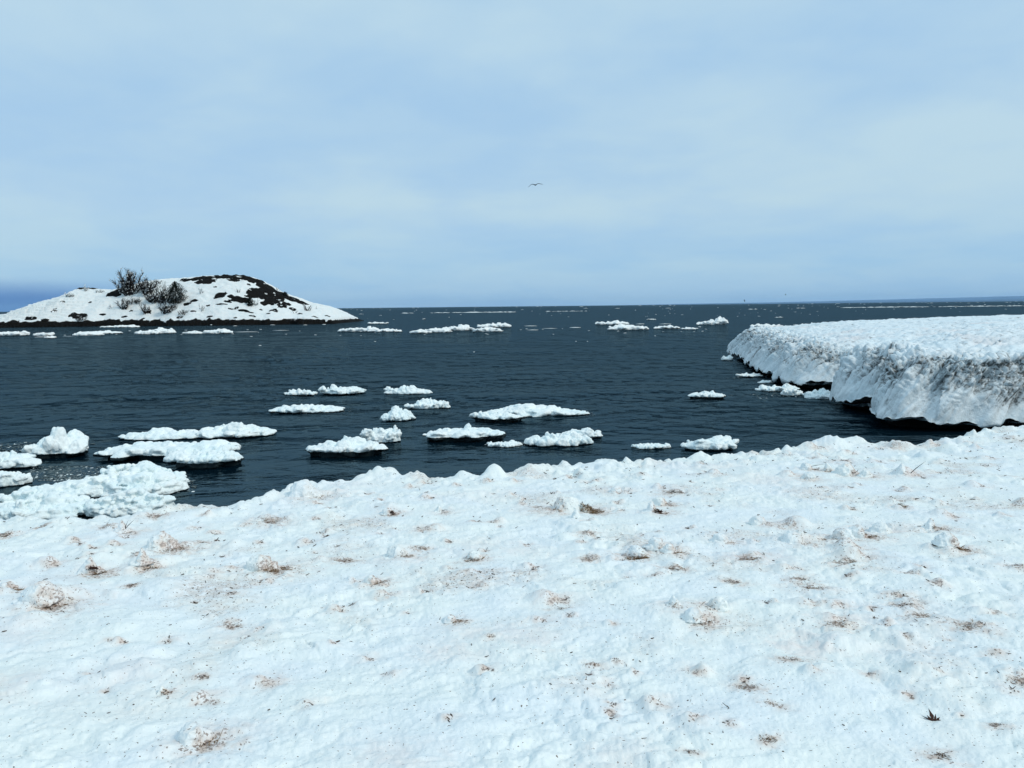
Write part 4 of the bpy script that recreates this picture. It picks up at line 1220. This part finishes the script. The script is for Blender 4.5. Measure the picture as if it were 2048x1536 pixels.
for (x0, x1, y0, y1, n, s) in [(60, 215, 932, 962, 900, .045), (-10, 62, 880, 904, 260, .045), (80, 230, 950, 985, 200, .06), (340, 390, 955, 985, 60, .06), (-10, 350, 1000, 1045, 160, .06),
                               (1265, 1340, 889, 899, 60, .045), (970, 1050, 884, 896, 60, .045), (525, 560, 812, 822, 30, .05), (680, 705, 814, 826, 24, .05), (1455, 1545, 750, 757, 40, .06),
                               (1450, 1550, 786, 791, 50, .05), (1512, 1538, 791, 797, 20, .06), (1440, 1480, 716, 726, 24, .07), (1545, 1610, 784, 796, 40, .06), (585, 600, 800, 803, 6, .07),
                               (900, 912, 800, 803, 5, .06), (606, 622, 824, 829, 6, .06), (1140, 1190, 820, 832, 40, .05), (180, 190, 880, 890, 10, .05), (1590, 1685, 795, 803, 60, .05)]:
    for k in range(n):
        crumb(rs.uniform(x0, x1), rs.uniform(y0, y1), s * rs.uniform(.2, 1.0) ** 1.5)
fa_ = np.concatenate(fs); rk = np.repeat((np.random.RandomState(3).uniform(size=len(fs)) < .9).astype(int), len(ICO1[1]))
me = mesh_np('brash_ice', np.concatenate(vs), fa_, [M['floe'], M['slush']], matidx=rk)
tagp(link('brash_ice', me), 'loose slush and ice crumbs floating between the floes', kind='stuff')
vs, fs, off = [], [], 0
for k in range(190):
    px_ = rs.uniform(650, 2060) if k % 3 else rs.uniform(1250, 2060)
    hy_ = 623 - px_ * 0.0103
    py_ = hy_ + 1.2 + 24 * rs.uniform(0, 1) ** 2.6
    p_ = at_z(px_, py_, 0)
    s_ = p_.y / FPX * rs.uniform(0.6, 1.8)
    v, f = lump(rs, p_.x, p_.y, 0, s_ * math.exp(rs.normal() * .7), s_ * 2.0, s_ * 0.3, None, .3, ICO1)
    vs.append(v); fs.append(f + off); off += len(v)
for k in range(46):          # thin lines of slush and scattered crumbs between the belts
    px_ = rs.uniform(0, 1450); py_ = 662 + 14 * rs.uniform(0, 1) + (617 - 617)
    p_ = at_z(px_, py_ - px_ * 0.006, 0); s_ = p_.y / FPX * rs.uniform(0.7, 2.2)
    v, f = lump(rs, p_.x, p_.y, 0, s_ * 1.6, s_, s_ * 0.3, None, .3, ICO1)
    vs.append(v); fs.append(f + off); off += len(v)
for (px_, py_, w_) in [(80, 674, 30), (140, 673, 40), (490, 664, 60), (560, 661, 40), (1065, 660, 30), (1100, 657, 34), (1150, 655, 26), (1060, 652, 30), (520, 691, 6), (750, 683, 5), (272, 771, 5),
                       (1175, 683, 4), (1152, 683, 4), (445, 676, 6), (503, 673, 6), (948, 704, 4), (1310, 672, 5), (1520, 668, 14), (1330, 648, 30), (1280, 648, 20), (470, 652, 10), (545, 650, 12), (610, 650, 10), (648, 649, 10)]:
    p_ = at_z(px_, py_, 0); s_ = p_.y / FPX
    v, f = lump(rs, p_.x, p_.y, 0, s_ * w_ / 2, s_ * 5, s_ * 0.7, None, .3, ICO1)
    vs.append(v); fs.append(f + off); off += len(v)
me = mesh_np('drift_ice', np.concatenate(vs), np.concatenate(fs), M['floe_far'])
tagp(link('drift_ice', me), 'scattered ice specks and slush lines on the far water', kind='stuff')

# ================================================================== SNOW CLUMPS WITH LITTER ON THE BANK
def strips(rs, n, ox, oy, oz, R0, length, width, lift, side=0):
    """n thin bent stalks, closed three-sided prisms"""
    vs, fs, off = [], [], 0
    for k in range(n):
        a = rs.uniform(0, 2 * math.pi)
        r = R0 * math.sqrt(rs.uniform(0, 1))
        x = ox + r * math.cos(a) * 1.2; y = oy + r * math.sin(a) * 0.8
        z = oz(x, y)
        L_ = length * rs.uniform(0.3, 1.3); b = rs.uniform(0, 2 * math.pi); el = rs.uniform(-0.15, lift)
        d = np.array([math.cos(b) * math.cos(el), math.sin(b) * math.cos(el), math.sin(el)])
        bend = np.array([rs.uniform(-1, 1), rs.uniform(-1, 1), rs.uniform(-.6, .6)]) * 0.5 * L_
        w = width * 0.45 * math.exp(rs.normal() * .55); L_ *= math.exp(rs.normal() * .3)
        sidev = np.cross(d, [0, 0, 1.0]); sidev /= np.linalg.norm(sidev) + 1e-6
        up = np.cross(sidev, d)
        pts = []
        for j, (t_, ww) in enumerate(((0, .8), (.5, 1), (1, .15))):
            c_ = np.array([x, y, z + 0.002]) + d * L_ * t_ + bend * t_ * t_
            for q in range(3):
                an = q * 2.094
                pts.append(c_ + (sidev * math.cos(an) + up * math.sin(an)) * w * ww)
        vs.append(np.array(pts))
        f = [[0, 2, 1], [6, 7, 8]]
        for j in range(2):
            for q in range(3):
                q2 = (q + 1) % 3
                f += [[j * 3 + q, j * 3 + q2, j * 3 + 3 + q2], [j * 3 + q, j * 3 + 3 + q2, j * 3 + 3 + q]]
        fs.append(np.array(f) + off); off += 9
    return np.concatenate(vs), np.concatenate(fs)


def local_bank(q):
    """cheap height lookup of the built bank round a point"""
    g = np.linspace(-0.6, 0.6, 41)
    A, B = np.meshgrid(g + q.x, g + q.y, indexing='ij')
    Zg = bank_z(A, B)

    def f(x, y):
        i = min(max((x - q.x + 0.6) / 1.2 * 40, 0), 39.99); j = min(max((y - q.y + 0.6) / 1.2 * 40, 0), 39.99)
        a, b = int(i), int(j); u, v = i - a, j - b
        return float(Zg[a, b] * (1 - u) * (1 - v) + Zg[a + 1, b] * u * (1 - v) + Zg[a, b + 1] * (1 - u) * v + Zg[a + 1, b + 1] * u * v)
    return f


def leaf_mesh(rs, s, jag=True, dark='leaf'):
    """a curled dry leaf: veined blade with thickness, lobed outline"""
    n = 16
    pts = []
    for i in range(n):
        a = 2 * math.pi * i / n
        r = s * (0.5 + (0.5 if i % 2 == 0 else 0.0) * (1 if jag else .3)) * rs.uniform(.8, 1.1)
        pts.append([r * math.cos(a), r * 0.7 * math.sin(a), 0.18 * s * math.cos(2 * a) + 0.25 * s * rs.uniform(0, 1)])
    top = np.array([[0, 0, 0]] + pts); bot = top - np.array([0, 0, 0.002 + 0.02 * s])
    v = np.concatenate([top, bot]); m_ = n + 1; f = []
    for i in range(n):
        j = (i + 1) % n
        f += [[0, 1 + i, 1 + j], [m_, m_ + 1 + j, m_ + 1 + i], [1 + i, m_ + 1 + i, m_ + 1 + j], [1 + i, m_ + 1 + j, 1 + j]]
    return v, np.array(f)


def put(name, v, f, mat, parent, org, sm=True):
    me = mesh_np(name, v - np.array([org.x, org.y, org.z]), f, mat, smooth_sh=sm)
    o = link(name, me, parent)
    o['kind'] = 'stuff'
    return o


for k, (c_, q) in enumerate(zip(CLUMPS, clump_at)):
    px_, py_, w_, kd, ng, nd, side, lf, lab = c_
    rs = np.random.RandomState(300 + k)
    d3 = (q - Vector((0, 0, EYE))).length
    w = w_ * d3 / FPX * 0.84
    bz_ = local_bank(q)
    root = bpy.data.objects.new('snow_clump', None); COL.objects.link(root)
    root.location = (q.x, q.y, q.z)
    tagp(root, lab, 'snow clump', 'snow clumps on the bank')
    parts = []
    if kd == 'lump':
        parts.append(lump(rs, 0, 0, w * .14, w * .52, w * .44, w * .40, rotm(rs.uniform(-.3, .3), rs.uniform(-.3, .3), rs.uniform(0, 6)), .3))
        for j in range(4):
            a = rs.uniform(0, 6.28)
            parts.append(lump(rs, math.cos(a) * w * .4, math.sin(a) * w * .3, w * .03, w * rs.uniform(.18, .34), w * rs.uniform(.16, .28), w * rs.uniform(.14, .30), rotm(0, 0, a), .35))
    elif kd == 'peak':
        parts.append(lump(rs, 0, 0, w * .18, w * .40, w * .34, w * .62, rotm(rs.uniform(-.15, .15), rs.uniform(-.25, .25), rs.uniform(0, 6)), .3, ICO2, .62))
        for j in range(3):
            a = rs.uniform(0, 6.28)
            parts.append(lump(rs, math.cos(a) * w * .36, math.sin(a) * w * .3, w * .02, w * rs.uniform(.18, .30), w * .22, w * rs.uniform(.12, .26), rotm(0, 0, a), .35))
    else:
        for j in range(7):
            a = rs.uniform(0, 6.28); r_ = w * rs.uniform(0, .38)
            parts.append(lump(rs, math.cos(a) * r_, math.sin(a) * r_, w * .08, w * rs.uniform(.16, .3), w * .22, w * rs.uniform(.16, .36), rotm(0, 0, a), .5, ICO2, .3))
    if kd != 'sand':
        parts.append(lump(rs, 0, 0, -w * .02, w * .72, w * .58, w * .13, None, .35))
    vox = max(0.006, d3 / 745.0 * 0.7)
    fr = 1 / (w * .22)
    co, fc, nr = fuse(parts, vox, lambda c: w * .05 * perlin(c[:, 0] * fr, c[:, 1] * fr, c[:, 2] * fr, seed=k) + w * .025 * perlin(c[:, 0] * fr * 3, c[:, 1] * fr * 3, c[:, 2] * fr * 3, seed=k))
    sd_ = side * co[:, 0] / w if side else 0.30 - co[:, 2] / w
    dt_ = np.clip(sd_ * 2.2 + 0.15 + 0.9 * perlin(co[:, 0] * 4 / w, co[:, 1] * 4 / w, co[:, 2] * 4 / w, seed=k), 0, 1) * min(0.85, (ng + nd) / 36.0)
    link('snow_lump' if kd != 'sand' else 'sandy_lump', mesh_np('snow_lump', co, fc, M['bank'] if kd != 'sand' else M['sand'], attrs={'dirt': dt_, 'rose': dt_ * .6 + .1}), root)
    ox, oy = q.x + side * w * .55, q.y - w * .22
    if side == 0:
        ox, oy = q.x, q.y - w * .42

    def oz(x, y, q=q, w=w, kd=kd, bz_=bz_, rs=rs):
        dd = math.hypot(x - q.x, y - q.y) / (w * .5)
        return bz_(x, y) + max(0, (1 - dd * dd)) * w * .38
    if ng:
        v, f = strips(rs, ng * 3, ox, oy, oz, w * .45, w * .16, 0.0016 + w * .008, .7)
        put('dead_grass', v, f, M['grass'], root, q)
    if nd:
        v, f = strips(rs, int(nd * 2.4), ox - side * w * .2, oy - w * .03, oz, w * .30, w * .13, 0.0012 + w * .014, .3)
        put('dark_litter', v, f, M['dark_grass'], root, q)
    if lf:
        v, f = strips(np.random.RandomState(k), 2, q.x + side * w * .35, q.y - w * .2, oz, w * .1, w * .75, 0.006, 1.3)
        put('twig', v, f, M['bark'], root, q)
    if lab.startswith('pointed snow lump with a dark leaf'):
        v, f = leaf_mesh(rs, w * .34, False)
        v = v * [1, .55, .5]
        v = v @ rotm(1.45, .2, .3).T + np.array([w * .36, -w * .28, w * .34])
        link('leaf', mesh_np('leaf', v, f, M['leaf'], smooth_sh=False), root)
    if 'black' in lab and nd >= 50:
        for j in range(3):
            v, f = leaf_mesh(rs, w * .26)
            v = v @ rotm(rs.uniform(-.5, .9), rs.uniform(-.5, .5), rs.uniform(0, 6)).T + np.array([side * w * .5 + rs.uniform(-.1, .1) * w, -w * .30, w * .07 + j * w * .05])
            link('leaf', mesh_np('leaf', v, f, M['leaf'], smooth_sh=False), root)

for k, (c_, q) in enumerate(zip(TUFTS, tuft_at)):
    px_, py_, w_, ng, nd, lab = c_
    rs = np.random.RandomState(500 + k)
    d3 = (q - Vector((0, 0, EYE))).length
    w = w_ * d3 / FPX
    bz_ = local_bank(q)
    root = bpy.data.objects.new('litter_tuft', None); COL.objects.link(root)
    root.location = (q.x, q.y, q.z)
    tagp(root, lab, 'plant litter', 'tufts of plant litter frozen into the bank')
    v, f = strips(rs, int(ng * 2.6), q.x, q.y, lambda x, y: bz_(x, y), w * .46, w * .13, 0.0010 + w * .005, .5)
    put('dead_grass', v, f, M['grass'], root, q)
    v, f = strips(rs, int(nd * 2.0), q.x + w * .08, q.y - w * .04, lambda x, y: bz_(x, y), w * .30, w * .12, 0.0008 + w * .010, .25)
    put('dark_litter', v, f, M['dark_grass'], root, q)

# the jagged dark leaf that stands in the clean snow
q = march(1867, 1442, bank_z, 1.6, 40, 1500)
bm = bmesh.new()
LS = 0.056
for (ax, aa, ll, wd) in [(-.30, 152, .62, .05), (-.22, 118, .42, .10), (-.02, 93, .95, .17), (.12, 68, .55, .09), (.26, 38, .42, .09), (.30, -14, .36, .09), (.0, 178, .42, .16), (.0, 4, .40, .15)]:
    a_ = R(aa); d_ = Vector((math.cos(a_), 0, math.sin(a_))); p_ = Vector((-math.sin(a_), 0, math.cos(a_)))
    o_ = Vector((ax, 0, .02)); yy_ = 0.05
    ring = [o_ - d_ * .05, o_ + d_ * ll * .35 + p_ * wd, o_ + d_ * ll * .62 + p_ * wd * .45, o_ + d_ * ll, o_ + d_ * ll * .62 - p_ * wd * .45, o_ + d_ * ll * .35 - p_ * wd]
    f_ = [bm.verts.new((v_ + Vector((0, -yy_ * .5 + .25 * abs(v_.z) ** 2, 0))) * LS) for v_ in ring]
    b_ = [bm.verts.new((v_ + Vector((0, yy_ * .5 + .25 * abs(v_.z) ** 2, 0))) * LS) for v_ in ring]
    bm.faces.new(f_); bm.faces.new(b_[::-1])
    for q_ in range(6):
        bm.faces.new([f_[q_], b_[q_], b_[(q_ + 1) % 6], f_[(q_ + 1) % 6]])
bmesh.ops.recalc_face_normals(bm, faces=bm.faces[:])
me = bpy.data.meshes.new('dry_leaf'); bm.to_mesh(me); bm.free(); me.materials.append(M['leaf'])
lo = link('dry_leaf', me, loc=(q.x, q.y, q.z + .004)); lo.rotation_euler = (-.75, 0, -.1); lo['kind'] = 'thing'
tagp(lo, 'jagged dark brown dry leaf lying in clean snow at the lower right', 'leaf')

# tiny litter nobody would count
rs = np.random.RandomState(9)
vs, fs, off = [], [], 0
cand = []
while len(cand) < 1000:
    x, y = rs.uniform(-8, 12), rs.uniform(2.2, 15)
    if y > float(edge_y(np.array([x]))[0]) - 0.3 or abs(x) > y * 0.8 + .3:
        continue
    dn = float(fbm(np.array([x * 1.1]), np.array([y * 1.1]), octs=3, seed=71)[0])
    if rs.uniform(0, 1) < 0.12 + 1.6 * max(dn, 0) * (1 if y > 3.5 else .3):
        cand.append((x, y))
for (x_, y_, r_, h_, s_) in _nubs:
    for j in range(rs.randint(3, 12)):
        cand.append((x_ + s_ * r_ * rs.uniform(.3, 1.8), y_ + r_ * rs.uniform(-1.3, .5)))
cand = np.array(cand)
cz_ = bank_z(cand[:, 0], cand[:, 1])
for (x, y), z in zip(cand, cz_):
    L_ = rs.uniform(.008, .035) * (0.5 + y / 12); b = rs.uniform(0, 6.28)
    d = np.array([math.cos(b), math.sin(b), rs.uniform(-.1, .5)]); w = rs.uniform(.0012, .0032) * (0.6 + y / 9)
    p0 = np.array([x, y, z - .002]); p1 = p0 + d * L_
    sv = np.array([-d[1], d[0], 0]) * w; uv = np.array([0, 0, w * 1.3])
    vs.append(np.array([p0 + sv, p0 - sv, p0 + uv * 1.5, p1 + sv * .6, p1 - sv * .6, p1 + uv]))
    fs.append(np.array([[0, 2, 1], [3, 4, 5], [0, 1, 4], [0, 4, 3], [1, 2, 5], [1, 5, 4], [2, 0, 3], [2, 3, 5]]) + off); off += 6
me = mesh_np('litter_specks', np.concatenate(vs), np.concatenate(fs), M['dark_grass'], smooth_sh=False)
tagp(link('litter_specks', me), 'tiny dark bits of bark and grass strewn over the snow', kind='stuff')

# ================================================================== SHRUBS ON THE ISLAND
def tube(pts, rad, ns=4):
    pts = np.asarray(pts); n = len(pts)
    vs = []
    for i in range(n):
        d = pts[min(i + 1, n - 1)] - pts[max(i - 1, 0)]; d = d / (np.linalg.norm(d) + 1e-9)
        a = np.cross(d, [0.3, 0.9, 0.2]); a /= np.linalg.norm(a) + 1e-9; b = np.cross(d, a)
        an = np.arange(ns) * 2 * math.pi / ns
        vs.append(pts[i] + (np.cos(an)[:, None] * a + np.sin(an)[:, None] * b) * rad[i])
    v = np.concatenate(vs); f = []
    for i in range(n - 1):
        for q_ in range(ns):
            r_ = (q_ + 1) % ns
            f += [[i * ns + q_, i * ns + r_, (i + 1) * ns + r_], [i * ns + q_, (i + 1) * ns + r_, (i + 1) * ns + q_]]
    f += [[0, j + 1, j] for j in range(1, ns - 1)] + [[(n - 1) * ns, (n - 1) * ns + j, (n - 1) * ns + j + 1] for j in range(1, ns - 1)]
    return v, np.array(f)


def branchy(rs, w, h, stems, twigs, spread, rad, lean=0.0):
    segs, tw, ends = [], [], []
    for s in range(stems):
        a = rs.uniform(-1, 1) * spread + lean; b = rs.uniform(-1, 1) * spread
        base = np.array([rs.uniform(-.18, .18) * w, rs.uniform(-.12, .12) * w, -0.3])
        d = np.array([math.sin(a), math.sin(b), 1.0]); d /= np.linalg.norm(d)
        hh = h * rs.uniform(.65, 1.05) * (1 - .35 * min(abs(a), 1))
        pts = [base]
        n = 6
        for i in range(n):
            d = d + np.array([rs.uniform(-.18, .18), rs.uniform(-.18, .18), .03]); d /= np.linalg.norm(d)
            pts.append(pts[-1] + d * hh / n)
        r = [rad * (1 - .8 * i / n) for i in range(n + 1)]
        segs.append((np.array(pts), r))
        for t_ in range(twigs):
            i = rs.randint(1, n + 1); fr = rs.uniform(0, 1)
            p0 = pts[i - 1] * (1 - fr) + pts[i] * fr
            dd = (pts[i] - pts[i - 1]); dd /= np.linalg.norm(dd)
            dd = dd + np.array([rs.uniform(-1, 1), rs.uniform(-1, 1), rs.uniform(-.3, .6)]) * .9; dd /= np.linalg.norm(dd)
            Lt = h * rs.uniform(.10, .30); p1 = p0 + dd * Lt * .5
            dd = dd + np.array([rs.uniform(-.5, .5), rs.uniform(-.5, .5), rs.uniform(-.1, .5)]); dd /= np.linalg.norm(dd)
            p2 = p1 + dd * Lt * .5
            tw.append((np.array([p0, p1, p2]), [rad * .5, rad * .4, rad * .2])); ends += [p1, p2]
    return segs, tw, ends


def join(lst):
    vs, fs, off = [], [], 0
    for v, f in lst:
        vs.append(v); fs.append(f + off); off += len(v)
    return np.concatenate(vs), np.concatenate(fs)


SHR = [
    # px, py base, width px, height px, kind, stems, twigs, snow blobs, label
    (262, 590, 50, 56, 'bare', 24, 44, 260, 'tallest bare tree clump on the island, snow caught in its twigs'),
    (296, 590, 34, 36, 'bare', 20, 40, 160, 'dense rounded bush right of the tallest clump on the island'),
    (238, 588, 22, 26, 'bare', 8, 14, 40, 'sparse leaning sticks on the left flank of the tallest clump'),
    (352, 607, 46, 46, 'green', 1, 0, 6, 'black evergreen bush in the middle of the island'),
    (326, 606, 34, 44, 'bare', 18, 12, 30, 'fan of thin upright stems left of the black evergreen'),
    (318, 566, 34, 9, 'bare', 22, 18, 8, 'low dark brush on the skyline between tallest clump and summit'),
    (338, 624, 72, 30, 'bare', 34, 18, 120, 'broad tangle of stems below the black evergreen'),
    (247, 617, 38, 27, 'bare', 20, 18, 60, 'snowy bush below the tallest clump'),
    (224, 617, 20, 11, 'bare', 6, 8, 20, 'small snowy twigs left of the snowy bush'),
    (292, 627, 28, 26, 'bare', 16, 12, 26, 'thin bush between the snowy bush and the broad tangle'),
    (403, 586, 12, 14, 'bare', 5, 6, 4, 'little bush alone on the white slope below the summit, left'),
    (477, 586, 10, 12, 'bare', 5, 6, 3, 'little dark bush below the summit, right of the lone bush'),
    (500, 612, 14, 20, 'green', 1, 0, 2, 'small dark conifer below the black summit rocks'),
    (554, 583, 12, 12, 'bare', 6, 6, 2, 'rounded twig bush on the right skyline of the island'),
    (570, 593, 12, 9, 'green', 1, 0, 1, 'low dark cushion bush on the right skyline'),
    (614, 622, 24, 20, 'bare', 9, 10, 14, 'snowy shrub near the right tip of the island'),
    (633, 618, 10, 12, 'bare', 3, 3, 2, 'single stick shrub at the far right tip of the island'),
    (375, 612, 10, 22, 'bare', 2, 3, 2, 'pair of slim leaning saplings right of the black evergreen'),
    (403, 622, 12, 18, 'bare', 4, 8, 12, 'pale frosted sapling low on the white slope'),
    (512, 612, 12, 18, 'bare', 4, 6, 10, 'frosted sapling right of the small dark conifer'),
    (591, 627, 10, 14, 'bare', 4, 4, 6, 'thin frosted stems left of the snowy shrub at the right tip'),
    (592, 642, 34, 9, 'bare', 40, 8, 6, 'brown grass fringe hanging over the black foot, right'),
    (172, 582, 12, 14, 'bare', 8, 8, 30, 'snow plastered stub on the left shoulder of the island'),
    (140, 592, 44, 9, 'bare', 26, 8, 120, 'row of snow plastered twigs on the left crest'),
    (200, 585, 40, 9, 'bare', 26, 8, 90, 'frosted scrub on the crest between left shoulder and tallest clump'),
    (164, 640, 44, 14, 'bare', 44, 6, 20, 'dark grass fringe drooping over the foot of the left slope'),
    (272, 606, 40, 16, 'bare', 26, 16, 70, 'snow flecked scrub between the tallest clump and the broad tangle'),
    (308, 605, 46, 32, 'bare', 34, 18, 110, 'matted bush between the rounded bush and the fan of stems'),
    (365, 628, 44, 14, 'bare', 26, 12, 30, 'bent stalks trailing right of the broad tangle'),
]
for k, (px_, py_, w_, h_, kd, st, tw, sb, lab) in enumerate(SHR):
    rs = np.random.RandomState(700 + k)
    q = march(px_, py_, isl_z, 180, 240, 900)
    w = w_ * q.y / FPX; h = h_ * q.y / FPX * .93
    root = bpy.data.objects.new('shrub' if kd == 'bare' else 'evergreen_bush', None); COL.objects.link(root)
    root.location = (q.x, q.y, q.z)
    tagp(root, lab, 'shrub', 'shrubs growing on the island')
    rad = 0.10 if h > 4 else (0.08 if h > 2 else 0.06)
    if kd == 'bare':
        spread = min(1.2, 0.75 * w / max(h, .5))
        segs, tws, ends = branchy(rs, w, h * 1.02, st, tw, spread, rad, lean=0.35 if 'leaning' in lab else 0)
        v, f = join([tube(*s) for s in segs]); link('branches', mesh_np('branches', v, f, M['bark']), root)
        v, f = join([tube(s[0], s[1], 3) for s in tws]); link('twigs', mesh_np('twigs', v, f, M['bark']), root)['kind'] = 'stuff'
    else:
        v, f = tube(np.array([[0, 0, -.3], [.05, 0, h * .5], [0, .05, h * .9]]), [.12, .09, .03], 6)
        link('trunk', mesh_np('trunk', v, f, M['bark']), root)
        vs, fs, off = [], [], 0; ends = []
        for j in range(4200 if w > 3 else 900):
            zf = rs.uniform(0, 1); a = rs.uniform(0, 6.28)
            lob = 1 + .25 * math.sin(a * 3 + zf * 9) + .2 * math.sin(a * 5 - zf * 14)
            rmax = w * .52 * (1 - zf ** 1.7) ** .7 * lob * (0.55 + 0.45 * min(1, zf * 3))
            r_ = rmax * math.sqrt(rs.uniform(.1, 1))
            c_ = np.array([r_ * math.cos(a), r_ * math.sin(a), zf * h * (0.92 + .1 * math.sin(a * 4))])
            d = rs.normal(size=3) + c_ * [.8, .8, 0] / (w * .5) + [0, 0, .5]; d /= np.linalg.norm(d)
            e = np.cross(d, rs.normal(size=3)); e /= np.linalg.norm(e)
            l_ = rs.uniform(.18, .38); ww = rs.uniform(.04, .09)
            vs.append(np.array([c_ - e * ww, c_ + e * ww, c_ + d * l_, c_ + np.cross(d, e) * ww])); fs.append(np.array([[0, 1, 2], [1, 3, 2], [3, 0, 2], [0, 3, 1]]) + off); off += 4
            if rs.uniform() < .1: ends.append(c_)
        link('needles', mesh_np('needles', np.concatenate(vs), np.concatenate(fs), M['needle'], smooth_sh=False), root)
    if sb and len(ends):
        bl = []
        for j in range(sb):
            e = ends[rs.randint(len(ends))]
            s_ = rs.uniform(.06, .15) * (1.3 if h > 3 else 1)
            bl.append(lump(rs, e[0], e[1], e[2] + s_ * .4, s_ * 1.6, s_, s_ * .6, rotm(0, rs.uniform(-.6, .6), rs.uniform(0, 6)), .3, ICO1))
        v, f = join(bl); o = link('snow_load', mesh_np('snow_load', v, f, M['island_snow']), root)
        o['kind'] = 'stuff'

# ================================================================== BIRDS
def gull(name, px, py, dist, span, bank, yaw, lab, arch=0.5):
    p_ = at_y(px, py, dist)
    rs = np.random.RandomState(int(px))
    parts = []
    L_ = span * .40
    parts.append(lump(rs, 0, 0, 0, L_ * .10, L_ * .34, L_ * .10, None, .05))                       # body along Y
    parts.append(lump(rs, 0, L_ * .38, L_ * .03, L_ * .075, L_ * .11, L_ * .075, None, .03))        # head
    parts.append(lump(rs, 0, L_ * .53, L_ * .01, L_ * .025, L_ * .07, L_ * .022, None, .0, ICO1))   # bill
    parts.append(lump(rs, 0, -L_ * .42, 0, L_ * .11, L_ * .18, L_ * .025, None, .03))               # tail
    for sgn_ in (-1, 1):
        n = 12
        top, bot = [], []
        for i in range(n):
            t_ = i / (n - 1)
            x = sgn_ * (0.02 + t_ * .98) * span / 2
            z = span * .5 * (.15 * math.sin(min(t_ / .42, 1) * math.pi / 2) - (arch + (.18 if sgn_ < 0 else -.15)) * max(0, t_ - .42) ** 1.2 * .9)
            ch = span * .17 * (1 - .15 * t_ if t_ < .45 else (1 - t_) ** .7 * 1.35 + .08)
            ce = span * (.05 * min(t_ / .4, 1) - .12 * max(0, t_ - .4))
            th_ = span * .022 * (1 - .6 * t_)
            for lst, dz in ((top, th_), (bot, -th_)):
                lst.append([x, ce + ch * .4, z + dz * .6]); lst.append([x, ce, z + dz]); lst.append([x, ce - ch * .6, z + dz * .2])
        v = np.array(top + bot); m_ = n * 3; f = []
        for i in range(n - 1):
            for j in range(2):
                a, b, c, d = i * 3 + j, (i + 1) * 3 + j, (i + 1) * 3 + j + 1, i * 3 + j + 1
                f += [[a, b, c], [a, c, d], [m_ + a, m_ + c, m_ + b], [m_ + a, m_ + d, m_ + c]]
            for j in (0, 2):
                a, b = i * 3 + j, (i + 1) * 3 + j
                f += [[a, m_ + a, m_ + b], [a, m_ + b, b]]
        for e in (0, (n - 1) * 3):
            for j in range(2):
                f += [[e + j, e + j + 1, m_ + e + j + 1], [e + j, m_ + e + j + 1, m_ + e + j]]
        parts.append((v, np.array(f)))
    co, fc, nr = fuse(parts, span * .011)
    o = link(name, mesh_np(name, co, fc, M['gull']), loc=tuple(p_))
    o.rotation_euler = (0.05, bank, yaw)
    return tagp(o, lab, 'bird')


gull('gull', 1071, 370, 62.0, 1.30, R(-7), R(14), 'gull gliding with arched wings high above the middle of the lake', .55)
gull('gull', 1489, 601.5, 190.0, 1.1, R(42), R(60), 'small dark bird flying low over the horizon left of the ice shelf', .3)
gull('gull', 1571, 589, 260.0, 1.2, R(25), R(60), 'faint distant bird above the horizon, behind the low dark bird', .5)

# ================================================================== AIR
hz = bpy.data.materials.new('lake_haze'); hz.use_nodes = True
ht = hz.node_tree; ht.nodes.clear()
pv = ht.nodes.new('ShaderNodeVolumePrincipled'); ho = ht.nodes.new('ShaderNodeOutputMaterial')
pv.inputs['Color'].default_value = (0.50, 0.76, 1.0, 1)
pv.inputs['Density'].default_value = HAZE
L(ht, pv.outputs[0], ho.inputs['Volume'])
bm = bmesh.new(); bmesh.ops.create_cube(bm, size=1.0)
me = bpy.data.meshes.new('haze'); bm.to_mesh(me); bm.free(); me.materials.append(hz)
ho_ = link('haze', me, loc=(0, 0, 68)); ho_.scale = (36000, 36000, 140)
tagp(ho_, 'thin cold haze over the lake', kind='stuff')
